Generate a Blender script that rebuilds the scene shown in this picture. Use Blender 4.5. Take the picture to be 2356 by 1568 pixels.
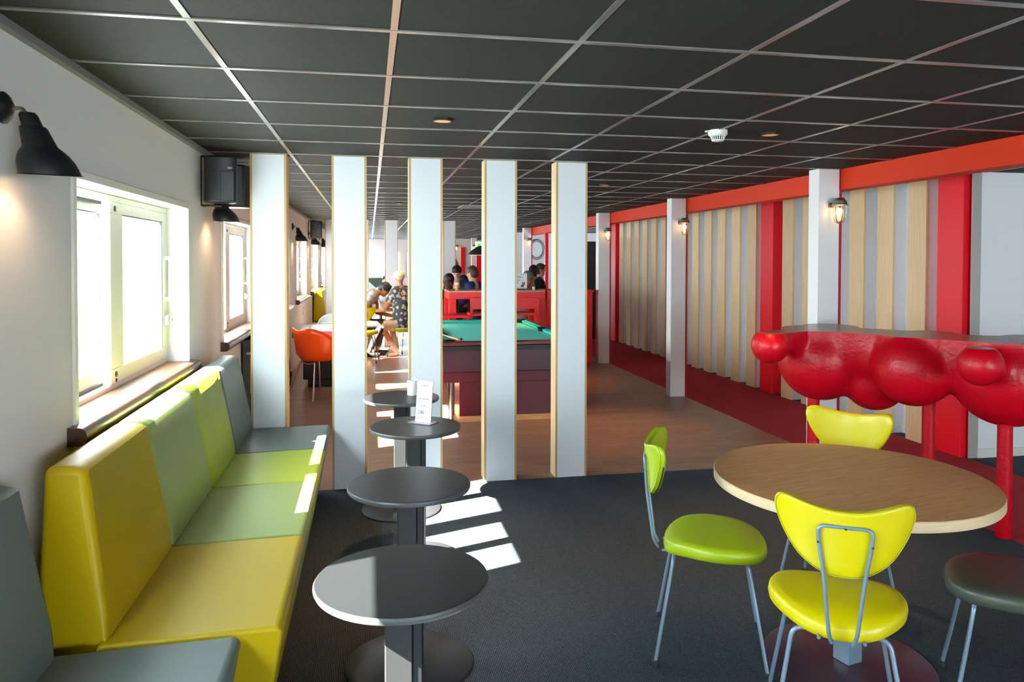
import bpy, bmesh, math, random
from mathutils import Matrix, Vector
random.seed(7)
PI = math.pi
sc = bpy.context.scene
for o in list(bpy.data.objects):
    bpy.data.objects.remove(o)
COL = sc.collection

# ------------------------------------------------------------------ camera
CAM_Z, CEIL = 1.6807, 2.4227
yaw, pitch, roll = (math.radians(a) for a in (10.868, -1.245, 0.128))
fw = Vector((math.sin(yaw) * math.cos(pitch), math.cos(yaw) * math.cos(pitch), math.sin(pitch)))
rt = Vector((math.cos(yaw), -math.sin(yaw), 0))
up = rt.cross(fw)
rt, up = rt * math.cos(roll) + up * math.sin(roll), -rt * math.sin(roll) + up * math.cos(roll)
cam_data = bpy.data.cameras.new('camera')
cam_data.sensor_width = 36
cam_data.lens = 1702.1 / 2356 * 36
cam_data.shift_y = -(784 - 632.2) / 2356
cam_data.clip_start, cam_data.clip_end = 0.05, 200
cam = bpy.data.objects.new('camera', cam_data)
COL.objects.link(cam)
cam.matrix_world = Matrix(((rt.x, up.x, -fw.x, 0), (rt.y, up.y, -fw.y, 0), (rt.z, up.z, -fw.z, CAM_Z), (0, 0, 0, 1)))
sc.camera = cam

# ------------------------------------------------------------------ light and exposure
sc.view_settings.view_transform = 'Standard'
sc.view_settings.look = 'None'
sc.view_settings.gamma = 1
sc.view_settings.use_curve_mapping = False
sc.view_settings.exposure = 0.75
WORLD_STRENGTH, SUN_STRENGTH = 19.0, 130.0
world = bpy.data.worlds.new('daylight')
sc.world = world
world.use_nodes = True
bg = world.node_tree.nodes['Background']
bg.inputs['Color'].default_value = (0.78, 0.90, 1.0, 1)
bg.inputs['Strength'].default_value = WORLD_STRENGTH
sun_dir = Vector((1.0, 0.35, -0.895)).normalized()
sd = bpy.data.lights.new('sun', 'SUN')
sd.energy = SUN_STRENGTH
sd.angle = math.radians(0.5)
sd.color = (1.0, 0.93, 0.82)
sun = bpy.data.objects.new('sun', sd)
sun.rotation_euler = sun_dir.to_track_quat('-Z', 'Y').to_euler()
sun.location = (-4, 0, 5)
COL.objects.link(sun)
sc.cycles.use_denoising = True
sc.cycles.max_bounces = 10
sc.cycles.diffuse_bounces = 6
sc.cycles.glossy_bounces = 4
sc.cycles.transparent_max_bounces = 12
sc.cycles.sample_clamp_indirect = 6
sc.cycles.caustics_reflective = False
sc.cycles.caustics_refractive = False

def portal(loc, size, rot):
    d = bpy.data.lights.new('sky_portal', 'AREA')
    d.shape = 'RECTANGLE'
    d.size, d.size_y = size
    d.cycles.is_portal = True
    o = bpy.data.objects.new('sky_portal', d)
    o.location, o.rotation_euler = loc, rot
    COL.objects.link(o)

# ------------------------------------------------------------------ materials
def lin(c):
    if isinstance(c, str):
        c = tuple(int(c[i:i + 2], 16) / 255 for i in (0, 2, 4))
    return tuple(x / 12.92 if x <= 0.04045 else ((x + 0.055) / 1.055) ** 2.4 for x in c) + (1,)

def mat(name, color, rough=0.5, metal=0.0, spec=0.5, bump=None, noise=None, coat=0.0, emit=None):
    m = bpy.data.materials.new(name)
    m.use_nodes = True
    nt = m.node_tree
    b = nt.nodes['Principled BSDF']
    col = lin(color)
    b.inputs['Base Color'].default_value = col
    b.inputs['Roughness'].default_value = rough
    b.inputs['Metallic'].default_value = metal
    b.inputs['Specular IOR Level'].default_value = spec
    b.inputs['Coat Weight'].default_value = coat
    tc = nt.nodes.new('ShaderNodeTexCoord')
    if noise:                                   # (scale, amount): light mottling of the base colour
        n = nt.nodes.new('ShaderNodeTexNoise')
        n.inputs['Scale'].default_value = noise[0]
        n.inputs['Detail'].default_value = 4
        nt.links.new(tc.outputs['Object'], n.inputs['Vector'])
        r = nt.nodes.new('ShaderNodeValToRGB')
        a = noise[1]
        r.color_ramp.elements[0].position, r.color_ramp.elements[1].position = 0.3, 0.7
        r.color_ramp.elements[0].color = tuple(max(0, c * (1 - a)) for c in col[:3]) + (1,)
        r.color_ramp.elements[1].color = tuple(min(1, c * (1 + a)) for c in col[:3]) + (1,)
        nt.links.new(n.outputs['Fac'], r.inputs['Fac'])
        nt.links.new(r.outputs['Color'], b.inputs['Base Color'])
    if bump:                                    # (scale, strength, distance)
        n2 = nt.nodes.new('ShaderNodeTexNoise')
        n2.inputs['Scale'].default_value = bump[0]
        n2.inputs['Detail'].default_value = 3
        nt.links.new(tc.outputs['Object'], n2.inputs['Vector'])
        bp = nt.nodes.new('ShaderNodeBump')
        bp.inputs['Strength'].default_value = bump[1]
        bp.inputs['Distance'].default_value = bump[2]
        nt.links.new(n2.outputs['Fac'], bp.inputs['Height'])
        nt.links.new(bp.outputs['Normal'], b.inputs['Normal'])
    if emit:
        b.inputs['Emission Color'].default_value = lin(emit[0])
        b.inputs['Emission Strength'].default_value = emit[1]
    return m

def wood(name, c1, c2, scale, rough=0.4, spec=0.5, stretch=(1, 1, 1), bumps=0.0, planks=None, coat=0.0):
    """Streaked grain: a noise stretched along one axis, between two colours; planks = (length, width) adds boards along y."""
    m = mat(name, c1, rough, spec=spec, coat=coat)
    nt = m.node_tree
    b = nt.nodes['Principled BSDF']
    tc = nt.nodes.new('ShaderNodeTexCoord')
    mp = nt.nodes.new('ShaderNodeMapping')
    mp.inputs['Scale'].default_value = stretch
    nt.links.new(tc.outputs['Object'], mp.inputs['Vector'])
    n = nt.nodes.new('ShaderNodeTexNoise')
    n.inputs['Scale'].default_value = scale
    n.inputs['Detail'].default_value = 6
    n.inputs['Roughness'].default_value = 0.65
    nt.links.new(mp.outputs['Vector'], n.inputs['Vector'])
    r = nt.nodes.new('ShaderNodeValToRGB')
    r.color_ramp.elements[0].position, r.color_ramp.elements[1].position = 0.32, 0.68
    r.color_ramp.elements[0].color, r.color_ramp.elements[1].color = lin(c1), lin(c2)
    nt.links.new(n.outputs['Fac'], r.inputs['Fac'])
    out = r.outputs['Color']
    if planks:
        bk = nt.nodes.new('ShaderNodeTexBrick')
        bk.inputs['Scale'].default_value = 1
        bk.inputs['Brick Width'].default_value, bk.inputs['Row Height'].default_value = planks
        bk.inputs['Mortar Size'].default_value = 0.0016
        bk.inputs['Color1'].default_value = (1, 1, 1, 1)
        bk.inputs['Color2'].default_value = (0.78, 0.76, 0.75, 1)
        bk.inputs['Mortar'].default_value = (0.55, 0.5, 0.5, 1)
        nt.links.new(tc.outputs['Object'], bk.inputs['Vector'])
        mx = nt.nodes.new('ShaderNodeMix')
        mx.data_type, mx.blend_type = 'RGBA', 'MULTIPLY'
        mx.inputs['Factor'].default_value = 1
        nt.links.new(out, mx.inputs['A'])
        nt.links.new(bk.outputs['Color'], mx.inputs['B'])
        out = mx.outputs['Result']
    nt.links.new(out, b.inputs['Base Color'])
    if bumps:
        bp = nt.nodes.new('ShaderNodeBump')
        bp.inputs['Strength'].default_value = bumps
        bp.inputs['Distance'].default_value = 0.001
        nt.links.new(n.outputs['Fac'], bp.inputs['Height'])
        nt.links.new(bp.outputs['Normal'], b.inputs['Normal'])
    return m

def ribbed(name, c1, c2, freq, axis_scale):
    """Flat-woven carpet: fine ribs along y broken up by noise."""
    m = mat(name, c1, 0.95, spec=0.15)
    nt = m.node_tree
    b = nt.nodes['Principled BSDF']
    tc = nt.nodes.new('ShaderNodeTexCoord')
    mp = nt.nodes.new('ShaderNodeMapping')
    mp.inputs['Scale'].default_value = axis_scale
    nt.links.new(tc.outputs['Object'], mp.inputs['Vector'])
    w = nt.nodes.new('ShaderNodeTexWave')
    w.inputs['Scale'].default_value = freq
    w.inputs['Distortion'].default_value = 3.0
    w.inputs['Detail'].default_value = 3
    w.inputs['Detail Scale'].default_value = 8
    nt.links.new(mp.outputs['Vector'], w.inputs['Vector'])
    n = nt.nodes.new('ShaderNodeTexNoise')
    n.inputs['Scale'].default_value = 260
    n.inputs['Detail'].default_value = 2
    nt.links.new(tc.outputs['Object'], n.inputs['Vector'])
    a = nt.nodes.new('ShaderNodeMath')
    a.operation = 'ADD'
    nt.links.new(w.outputs['Fac'], a.inputs[0])
    nt.links.new(n.outputs['Fac'], a.inputs[1])
    r = nt.nodes.new('ShaderNodeValToRGB')
    r.color_ramp.elements[0].position, r.color_ramp.elements[1].position = 0.55, 1.0
    r.color_ramp.elements[0].color, r.color_ramp.elements[1].color = lin(c1), lin(c2)
    h = nt.nodes.new('ShaderNodeMath')
    h.operation = 'MULTIPLY'
    h.inputs[1].default_value = 0.62
    nt.links.new(a.outputs[0], h.inputs[0])
    nt.links.new(h.outputs[0], r.inputs['Fac'])
    nt.links.new(r.outputs['Color'], b.inputs['Base Color'])
    bp = nt.nodes.new('ShaderNodeBump')
    bp.inputs['Strength'].default_value = 0.35
    bp.inputs['Distance'].default_value = 0.003
    nt.links.new(a.outputs[0], bp.inputs['Height'])
    nt.links.new(bp.outputs['Normal'], b.inputs['Normal'])
    return m

def glass(name, tint=(1, 1, 1), reflect=0.06, rough=0.0):
    m = bpy.data.materials.new(name)
    m.use_nodes = True
    nt = m.node_tree
    nt.nodes.remove(nt.nodes['Principled BSDF'])
    t = nt.nodes.new('ShaderNodeBsdfTransparent')
    t.inputs['Color'].default_value = tuple(tint) + (1,)
    g = nt.nodes.new('ShaderNodeBsdfGlossy')
    g.inputs['Roughness'].default_value = rough
    mx = nt.nodes.new('ShaderNodeMixShader')
    mx.inputs['Fac'].default_value = reflect
    nt.links.new(t.outputs[0], mx.inputs[1])
    nt.links.new(g.outputs[0], mx.inputs[2])
    nt.links.new(mx.outputs[0], nt.nodes['Material Output'].inputs['Surface'])
    return m

def spotted(name, ground, spot, scale):
    m = mat(name, ground, 0.8, spec=0.2)
    nt = m.node_tree
    b = nt.nodes['Principled BSDF']
    tc = nt.nodes.new('ShaderNodeTexCoord')
    v = nt.nodes.new('ShaderNodeTexVoronoi')
    v.inputs['Scale'].default_value = scale
    nt.links.new(tc.outputs['Object'], v.inputs['Vector'])
    r = nt.nodes.new('ShaderNodeValToRGB')
    r.color_ramp.elements[0].position, r.color_ramp.elements[1].position = 0.42, 0.48
    r.color_ramp.elements[0].color, r.color_ramp.elements[1].color = lin(spot), lin(ground)
    nt.links.new(v.outputs['Distance'], r.inputs['Fac'])
    nt.links.new(r.outputs['Color'], b.inputs['Base Color'])
    return m

M = {}
M['wall'] = mat('wall_paint', 'E4E2E2', 0.7, spec=0.3, bump=(900, 0.08, 0.001))
M['white_alcove'] = mat('white_alcove_panel', 'F2F2F4', 0.45)
M['white'] = mat('white_laminate', 'D8DADD', 0.42, spec=0.4, bump=(500, 0.03, 0.001))
M['post'] = mat('post_laminate', 'EDEAE7', 0.45, spec=0.4)
M['frame'] = mat('white_frame_lacquer', 'E8E8DC', 0.35)
M['ply'] = wood('light_wood_edge', 'B08F58', 'C5A670', 3, 0.5, stretch=(12, 12, 0.6))
M['ply_side'] = wood('light_wood_side', 'C9AE7E', 'DCC59A', 3, 0.5, stretch=(12, 12, 0.6))
M['oak'] = wood('oak_slat_veneer', 'E2BA86', 'EFD0A0', 5, 0.45, stretch=(14, 14, 0.5))
M['oak_dark'] = mat('oak_slat_edge', '7A5A38', 0.5)
M['table_oak'] = wood('oak_table_top', 'CC925A', 'E8B27A', 5, 0.5, stretch=(1.0, 14, 14))
M['table_edge'] = wood('oak_table_edge', 'E2C498', 'EED8B0', 4, 0.42, stretch=(3, 3, 30))
M['floor_wood'] = wood('plank_floor', '7E5A46', 'A67E62', 3.2, 0.34, stretch=(1.2, 10, 1), planks=(1.25, 0.15), bumps=0.15)
M['carpet'] = ribbed('dark_carpet', '2E363C', '58636B', 42, (1, 0.25, 1))
M['red_carpet'] = ribbed('red_carpet', 'A42A32', 'CC4A52', 42, (1, 0.6, 1))
M['ceil'] = mat('ceiling_tile', '2D2E2B', 0.7, spec=0.1, noise=(60, 0.12), bump=(300, 0.15, 0.002))
M['rail'] = mat('ceiling_rail', '908E8A', 0.25, metal=0.6)
M['fascia'] = mat('orange_red_fascia', 'DA360C', 0.6, spec=0.25)
M['red_panel'] = mat('red_lacquer_panel', 'EC0E20', 0.42, spec=0.3)
M['red_edge'] = mat('red_edge', 'B0101A', 0.4)
M['alu'] = mat('brushed_aluminium', 'BAB8B2', 0.45, metal=0.35)
M['sill'] = wood('sill_brown', '7A543C', '8E6549', 4, 0.35, stretch=(8, 0.6, 8))
M['sill_dark'] = mat('sill_nose', '4A2E22', 0.3)
M['glass'] = glass('window_glass', (0.97, 0.99, 0.98), 0.05)
M['clear'] = glass('clear_glass', (0.96, 0.97, 0.97), 0.10)
M['black'] = mat('black_metal', '17181A', 0.38)
M['black_plastic'] = mat('black_plastic', '1A1D1F', 0.45)
M['grille'] = mat('speaker_grille', '2A2E31', 0.6, noise=(400, 0.4))
M['logo'] = mat('logo_silver', 'D8D8D8', 0.4)
M['shade_in'] = mat('shade_inside', 'E8C9A0', 0.5)
M['bulb'] = mat('bulb_glow', 'FFE2B0', 0.4, emit=('FFD9A0', 14))
M['brass'] = mat('nickel_arm', 'A79A80', 0.3, metal=0.9)
M['galv'] = mat('galvanised_metal', '8B857B', 0.38, metal=0.85)
M['lamp_glass'] = glass('lamp_glass', (1, 0.95, 0.86), 0.10, 0.15)
M['spot_face'] = mat('spot_face', 'C08A4E', 0.5, emit=('E08A3A', 0.35))
M['plastic_white'] = mat('white_plastic', 'E6E6E0', 0.4)
M['yellow'] = mat('yellow_upholstery', 'B09600', 0.45, spec=0.3, bump=(700, 0.05, 0.001))
M['sage'] = mat('sage_upholstery', '889A58', 0.45, spec=0.3, bump=(700, 0.05, 0.001))
M['lime'] = mat('lime_upholstery', '98A82C', 0.45, spec=0.3, bump=(700, 0.05, 0.001))
M['grey_up'] = mat('grey_upholstery', '5C6A6A', 0.45, spec=0.3, bump=(700, 0.05, 0.001))
M['plinth'] = mat('bench_plinth', '1C1C1C', 0.7)
M['tt'] = mat('anthracite_table_top', '16181A', 0.36, spec=0.5, bump=(900, 0.03, 0.0005))
M['tt_edge'] = mat('table_edge_grey', '484C4E', 0.4)
M['tcol'] = mat('anthracite_column', '1E1F22', 0.36, metal=0.25)
M['tcol_light'] = mat('grey_column_face', '2C2D2F', 0.36, metal=0.25)
M['tbase'] = mat('anthracite_base', '34363A', 0.33, metal=0.35)
M['bluegrey'] = mat('bluegrey_steel', '8096AA', 0.32, metal=0.3)
M['foot'] = mat('rubber_foot', '2C3036', 0.6)
M['c_yellow'] = mat('chair_yellow_leather', 'D6C600', 0.36, spec=0.5, bump=(900, 0.05, 0.0006))
M['c_lime'] = mat('chair_lime_leather', '9EB412', 0.36, spec=0.5, bump=(900, 0.05, 0.0006))
M['c_grey'] = mat('chair_grey_leather', '4A5046', 0.36, spec=0.5, bump=(900, 0.05, 0.0006))
M['seam'] = mat('seam_thread', 'B5AC00', 0.6)
M['zip'] = mat('zip_black', '1A1A14', 0.5)
M['screw'] = mat('screw', '3A4046', 0.4, metal=0.6)
M['maroon_base'] = mat('maroon_floor_plate', '4E3A48', 0.3, metal=0.35)
M['cloud_red'] = mat('red_papier_mache', 'C8021A', 0.36, spec=0.4, bump=(34, 0.5, 0.007))
M['cloud_top'] = wood('bar_top_laminate', 'A88468', 'BE9A7C', 4, 0.26, stretch=(2, 12, 2))
M['cloth'] = mat('teal_pool_cloth', '74E4D0', 0.9, spec=0.15, noise=(500, 0.08))
M['cushion'] = mat('teal_cushion', '3CC8B4', 0.85, spec=0.15)
M['pool_maroon'] = mat('pool_maroon', '472334', 0.28)
M['pool_red'] = mat('pool_crimson', '540C20', 0.28)
M['pool_rail'] = mat('pool_rail', '5A1216', 0.3)
M['orange'] = mat('orange_shell', 'EE4C0A', 0.32)
M['chrome'] = mat('chrome', 'C9C6C2', 0.18, metal=1)
M['chair_white'] = mat('white_shell', 'F0F0EC', 0.35)
M['dark_cab'] = mat('dark_cabinet', '1E1F22', 0.5)
M['cab_grey'] = mat('grey_cabinet', '484B4C', 0.45)
M['cab_panel'] = mat('cabinet_front_panel', '9A948C', 0.45)
M['cab_red'] = mat('dark_red_edge', '4A0E18', 0.35)
M['bar_red'] = mat('bar_red_lacquer', 'F01C10', 0.38)
M['bar_top'] = wood('bar_table_top', 'A87A5C', 'BE9272', 4, 0.25, stretch=(1, 12, 12))
M['paper'] = mat('paper_white', 'F2F2F6', 0.6)
M['ink_blue'] = mat('ink_blue', '5A6FAE', 0.7)
M['ink_grey'] = mat('ink_grey', '93A0B4', 0.7)
M['ink_red'] = mat('ink_red', '8C2A48', 0.7)
M['ink_pink'] = mat('ink_mauve', 'B98AA8', 0.7)
M['acrylic'] = glass('acrylic', (0.95, 0.95, 0.97), 0.12, 0.05)
M['acrylic_base'] = mat('acrylic_base_edge', '6E6480', 0.2)
M['mug'] = mat('white_china', 'EDEDED', 0.25)
M['exit'] = mat('exit_green', '1FA040', 0.5, emit=('48D060', 1.0))
M['exit_yellow'] = mat('exit_light_panel', 'E6F060', 0.5, emit=('F0FFB0', 1.3))
M['skin'] = mat('skin_light', 'D9A488', 0.6, spec=0.3)
M['skin_tan'] = mat('skin_tan', 'B5764E', 0.6, spec=0.3)
M['skin_dark'] = mat('skin_deep', '5A3426', 0.6, spec=0.3)
M['hair_dark'] = mat('hair_dark', '1C1816', 0.6, noise=(60, 0.3))
M['hair_brown'] = mat('hair_brown', '4A3426', 0.6, noise=(60, 0.3))
M['cap_cream'] = mat('cap_cream', 'E8DCC4', 0.8)
M['cap_grey'] = mat('cap_grey', '6E7268', 0.8)
M['shirt_floral'] = spotted('floral_shirt', '545E6A', 'D8D6D2', 15)
M['shirt_grey'] = mat('grey_print_shirt', '8E8A8C', 0.8, noise=(16, 0.45))
M['navy'] = mat('navy_cloth', '1C2438', 0.8)
M['blue'] = mat('blue_jacket', '2A407E', 0.8)
M['black_cloth'] = mat('black_cloth', '17171A', 0.85)
M['white_cloth'] = mat('white_cloth', 'DDDDE2', 0.8)
M['lilac'] = mat('lilac_shirt', '9C98AA', 0.8)
M['brown_cloth'] = mat('brown_cloth', '40221C', 0.85)
M['khaki'] = mat('khaki_shorts', 'C9BCA4', 0.8)
M['dark_trouser'] = mat('dark_trousers', '2A2826', 0.8)
M['sock'] = mat('white_sock', 'F4F4F4', 0.8)
M['shoe'] = mat('pale_shoe', 'EEEEF0', 0.7)
M['phone'] = mat('phone_screen', '8AA0B8', 0.2)
M['dark_screen'] = mat('dark_screen', '0C0F0F', 0.3)
M['green_dark'] = mat('dark_green_dado', '2A4A46', 0.6)
M['socket'] = mat('socket_cover', 'E2D9B4', 0.4)
M['cable'] = mat('black_cable', '121212', 0.5)

# ------------------------------------------------------------------ mesh helpers
def B():
    return bmesh.new()

def bx(bm, x0, x1, y0, y1, z0, z1):
    v = [bm.verts.new(p) for p in ((x0, y0, z0), (x1, y0, z0), (x1, y1, z0), (x0, y1, z0), (x0, y0, z1), (x1, y0, z1), (x1, y1, z1), (x0, y1, z1))]
    for f in ((3, 2, 1, 0), (4, 5, 6, 7), (0, 1, 5, 4), (1, 2, 6, 5), (2, 3, 7, 6), (3, 0, 4, 7)):
        bm.faces.new([v[i] for i in f])
    return v

def prism(bm, pts, axis, lo, hi):
    def P(a, b, c):
        return {'x': (c, a, b), 'y': (a, c, b), 'z': (a, b, c)}[axis]
    A = [bm.verts.new(P(a, b, lo)) for a, b in pts]
    C = [bm.verts.new(P(a, b, hi)) for a, b in pts]
    n = len(pts)
    fs = [bm.faces.new(A[::-1]), bm.faces.new(C)]
    for i in range(n):
        fs.append(bm.faces.new((A[i], A[(i + 1) % n], C[(i + 1) % n], C[i])))
    bmesh.ops.recalc_face_normals(bm, faces=fs)
    return A, C

def lathe(bm, prof, seg=32, center=(0, 0, 0), shear=(0, 0), mtx=None):
    rings = []
    for r, z in prof:
        ring = []
        if r <= 1e-6:
            ring = [bm.verts.new((center[0] + shear[0] * z, center[1] + shear[1] * z, center[2] + z))]
        else:
            for i in range(seg):
                a = 2 * PI * i / seg
                ring.append(bm.verts.new((center[0] + r * math.cos(a) + shear[0] * z, center[1] + r * math.sin(a) + shear[1] * z, center[2] + z)))
        rings.append(ring)
    fs = []
    for a, b in zip(rings, rings[1:]):
        for i in range(seg):
            j = (i + 1) % seg
            if len(a) == 1 and len(b) == 1:
                continue
            if len(a) == 1:
                fs.append(bm.faces.new((a[0], b[j], b[i])))
            elif len(b) == 1:
                fs.append(bm.faces.new((a[i], a[j], b[0])))
            else:
                fs.append(bm.faces.new((a[i], a[j], b[j], b[i])))
    for ring, flip in ((rings[0], True), (rings[-1], False)):
        if len(ring) > 1:
            fs.append(bm.faces.new(ring[::-1] if flip else ring))
    bmesh.ops.recalc_face_normals(bm, faces=fs)
    if mtx is not None:
        bmesh.ops.transform(bm, matrix=mtx, verts=[v for r in rings for v in r])

def smooth_path(pts, n=6):
    """Catmull-Rom through the points."""
    P = [Vector(p) for p in pts]
    out = []
    for i in range(len(P) - 1):
        p0, p1, p2, p3 = P[max(i - 1, 0)], P[i], P[i + 1], P[min(i + 2, len(P) - 1)]
        for k in range(n):
            t = k / n
            out.append(0.5 * ((2 * p1) + (p2 - p0) * t + (2 * p0 - 5 * p1 + 4 * p2 - p3) * t * t + (3 * p1 - p0 - 3 * p2 + p3) * t ** 3))
    out.append(P[-1])
    return out

def fillet(pts, r, n=5):
    """A polyline with its corners rounded by arcs of about radius r."""
    P = [Vector(p) for p in pts]
    out = [P[0]]
    for a, b, c in zip(P, P[1:], P[2:]):
        u, v = (a - b), (c - b)
        d = min(r, u.length * 0.49, v.length * 0.49)
        s, e = b + u.normalized() * d, b + v.normalized() * d
        for k in range(n + 1):
            t = k / n
            out.append((1 - t) ** 2 * s + 2 * t * (1 - t) * b + t * t * e)
    out.append(P[-1])
    return out

def tube(bm, pts, r, seg=8, closed=False, radii=None):
    P = [Vector(p) for p in pts]
    n = len(P)
    rings = []
    ref = None
    for i, p in enumerate(P):
        if closed:
            t = (P[(i + 1) % n] - P[i - 1]).normalized()
        else:
            t = (P[min(i + 1, n - 1)] - P[max(i - 1, 0)]).normalized()
        if ref is None:
            ref = Vector((0, 0, 1)) if abs(t.z) < 0.9 else Vector((1, 0, 0))
        u = (ref - t * ref.dot(t)).normalized()
        v = t.cross(u)
        ref = u
        rr = radii[i] if radii else r
        rings.append([bm.verts.new(p + (u * math.cos(2 * PI * k / seg) + v * math.sin(2 * PI * k / seg)) * rr) for k in range(seg)])
    fs = []
    for i in range(n if closed else n - 1):
        a, b = rings[i], rings[(i + 1) % n]
        for k in range(seg):
            fs.append(bm.faces.new((a[k], a[(k + 1) % seg], b[(k + 1) % seg], b[k])))
    if not closed:
        fs.append(bm.faces.new(rings[0][::-1]))
        fs.append(bm.faces.new(rings[-1]))
    bmesh.ops.recalc_face_normals(bm, faces=fs)

def capsule(bm, a, b, ra, rb, seg=14):
    """A tapered limb with round ends."""
    a, b = Vector(a), Vector(b)
    d = b - a
    L = d.length
    if L < 1e-5:
        bmesh.ops.create_uvsphere(bm, u_segments=seg, v_segments=seg // 2 + 2, radius=ra, matrix=Matrix.Translation(a))
        return
    prof = [(0, -ra)]
    for k in range(1, 5):
        t = -PI / 2 + k * PI / 8
        prof.append((ra * math.cos(t), ra * math.sin(t)))
    for k in range(0, 4):
        t = k * PI / 8
        prof.append((rb * math.cos(t), L + rb * math.sin(t)))
    prof.append((0, L + rb))
    m = Matrix.Translation(a) @ d.to_track_quat('Z', 'Y').to_matrix().to_4x4()
    lathe(bm, prof, seg, mtx=m)

def ball(bm, c, r, s=(1, 1, 1), rz=0, seg=18):
    m = Matrix.Translation(Vector(c)) @ Matrix.Rotation(rz, 4, 'Z') @ Matrix.Diagonal((s[0], s[1], s[2], 1))
    bmesh.ops.create_uvsphere(bm, u_segments=seg, v_segments=seg // 2 + 2, radius=r, matrix=m)

def fuse(bm, voxel, smooth=6, factor=0.5):
    """Many overlapping closed shapes become one continuous surface."""
    me = bpy.data.meshes.new('tmp')
    bm.to_mesh(me)
    bm.free()
    o = bpy.data.objects.new('tmp', me)
    COL.objects.link(o)
    r = o.modifiers.new('r', 'REMESH')
    r.mode, r.voxel_size = 'VOXEL', voxel
    if smooth:
        s = o.modifiers.new('s', 'SMOOTH')
        s.iterations, s.factor = smooth, factor
    dg = bpy.context.evaluated_depsgraph_get()
    dg.update()
    res = bmesh.new()
    em = o.evaluated_get(dg).to_mesh()
    res.from_mesh(em)
    o.evaluated_get(dg).to_mesh_clear()
    bpy.data.objects.remove(o)
    bpy.data.meshes.remove(me)
    return res

def chain_loc(p):
    v = Vector((0, 0, 0))
    while p is not None:
        v += p.location
        p = p.parent
    return v

def obj(name, bm, m, parent=None, smooth=False, bevel=0.0, seg=2, world=False, loc=None, label=None):
    """One mesh object. world=True: the shape was built in world coordinates, its parents are not rotated."""
    if world and parent is not None:
        bmesh.ops.translate(bm, vec=-chain_loc(parent), verts=bm.verts)
    if loc is not None:
        bmesh.ops.translate(bm, vec=-Vector(loc), verts=bm.verts)
    me = bpy.data.meshes.new(name)
    bm.to_mesh(me)
    bm.free()
    me.materials.append(m)
    o = bpy.data.objects.new(name, me)
    COL.objects.link(o)
    if loc is not None:
        o.location = loc
    if parent is not None:
        o.parent = parent
    if bevel:
        b = o.modifiers.new('bevel', 'BEVEL')
        b.width, b.segments, b.limit_method, b.angle_limit = bevel, seg, 'ANGLE', math.radians(40)
    if smooth or (bevel and seg > 1):
        for p in me.polygons:
            p.use_smooth = True
        if hasattr(me, 'set_sharp_from_angle'):
            me.set_sharp_from_angle(angle=math.radians(40 if not smooth == 'all' else 180))
    if label:
        o['label'] = label
    return o

def thing(name, label, cat, loc=(0, 0, 0), rz=0.0, group=None):
    o = bpy.data.objects.new(name, None)
    o.empty_display_size = 0.1
    COL.objects.link(o)
    o.location = loc
    o.rotation_euler = (0, 0, rz)
    tag(o, label, cat, group)
    return o

def tag(o, label, cat, group=None):
    o['label'], o['category'] = label, cat
    if group:
        o['group'] = group
    return o

def struct(name, bm=None, m=None, **k):
    if bm is None:
        o = bpy.data.objects.new(name, None)
        COL.objects.link(o)
    else:
        o = obj(name, bm, m, **k)
    o['kind'] = 'structure'
    return o

def dup(root, loc, rz=None, label=None, group=None):
    r = root.copy()
    COL.objects.link(r)
    r.location = loc
    if rz is not None:
        r.rotation_euler = (0, 0, rz)
    if label:
        r['label'] = label
    if group:
        r['group'] = group
    for ch in list(root.children):
        c = ch.copy()
        COL.objects.link(c)
        c.parent = r
        for g in ch.children:
            d = g.copy()
            COL.objects.link(d)
            d.parent = c
    return r

def text_mesh(body, size, m, name, parent, mtx, align='LEFT', space=1.0):
    cu = bpy.data.curves.new('t', 'FONT')
    cu.body, cu.size, cu.align_x = body, size, align
    cu.space_character = space
    cu.extrude = 0.0004
    o = bpy.data.objects.new('t', cu)
    COL.objects.link(o)
    dg = bpy.context.evaluated_depsgraph_get()
    dg.update()
    me = bpy.data.meshes.new_from_object(o.evaluated_get(dg))
    bpy.data.objects.remove(o)
    bm = bmesh.new()
    bm.from_mesh(me)
    bpy.data.meshes.remove(me)
    bmesh.ops.transform(bm, matrix=mtx, verts=bm.verts)
    return obj(name, bm, m, parent)

def lamp_light(name, kind, loc, energy, color, radius=0.03, parent=None, spot=None, rot=(0, 0, 0), blend=0.6):
    d = bpy.data.lights.new(name, kind)
    d.energy, d.color, d.shadow_soft_size = energy, color, radius
    if spot:
        d.spot_size, d.spot_blend = spot, blend
    o = bpy.data.objects.new(name, d)
    o.location, o.rotation_euler = loc, rot
    COL.objects.link(o)
    if parent:
        o.parent = parent
    return o

# ------------------------------------------------------------------ the room shell
XL, XLO = -1.13, -1.33                 # inner and outer face of the window wall
YB, YF = -5.0, 28.6                    # back and far end
XR = 6.6                               # far right
PART = 5.50                            # front of the first partition
WIN0, WPITCH, WLEN, WZ0, WZ1 = 3.15, 2.93, 1.80, 1.03, 1.99
KS = list(range(-2, 9))

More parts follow.
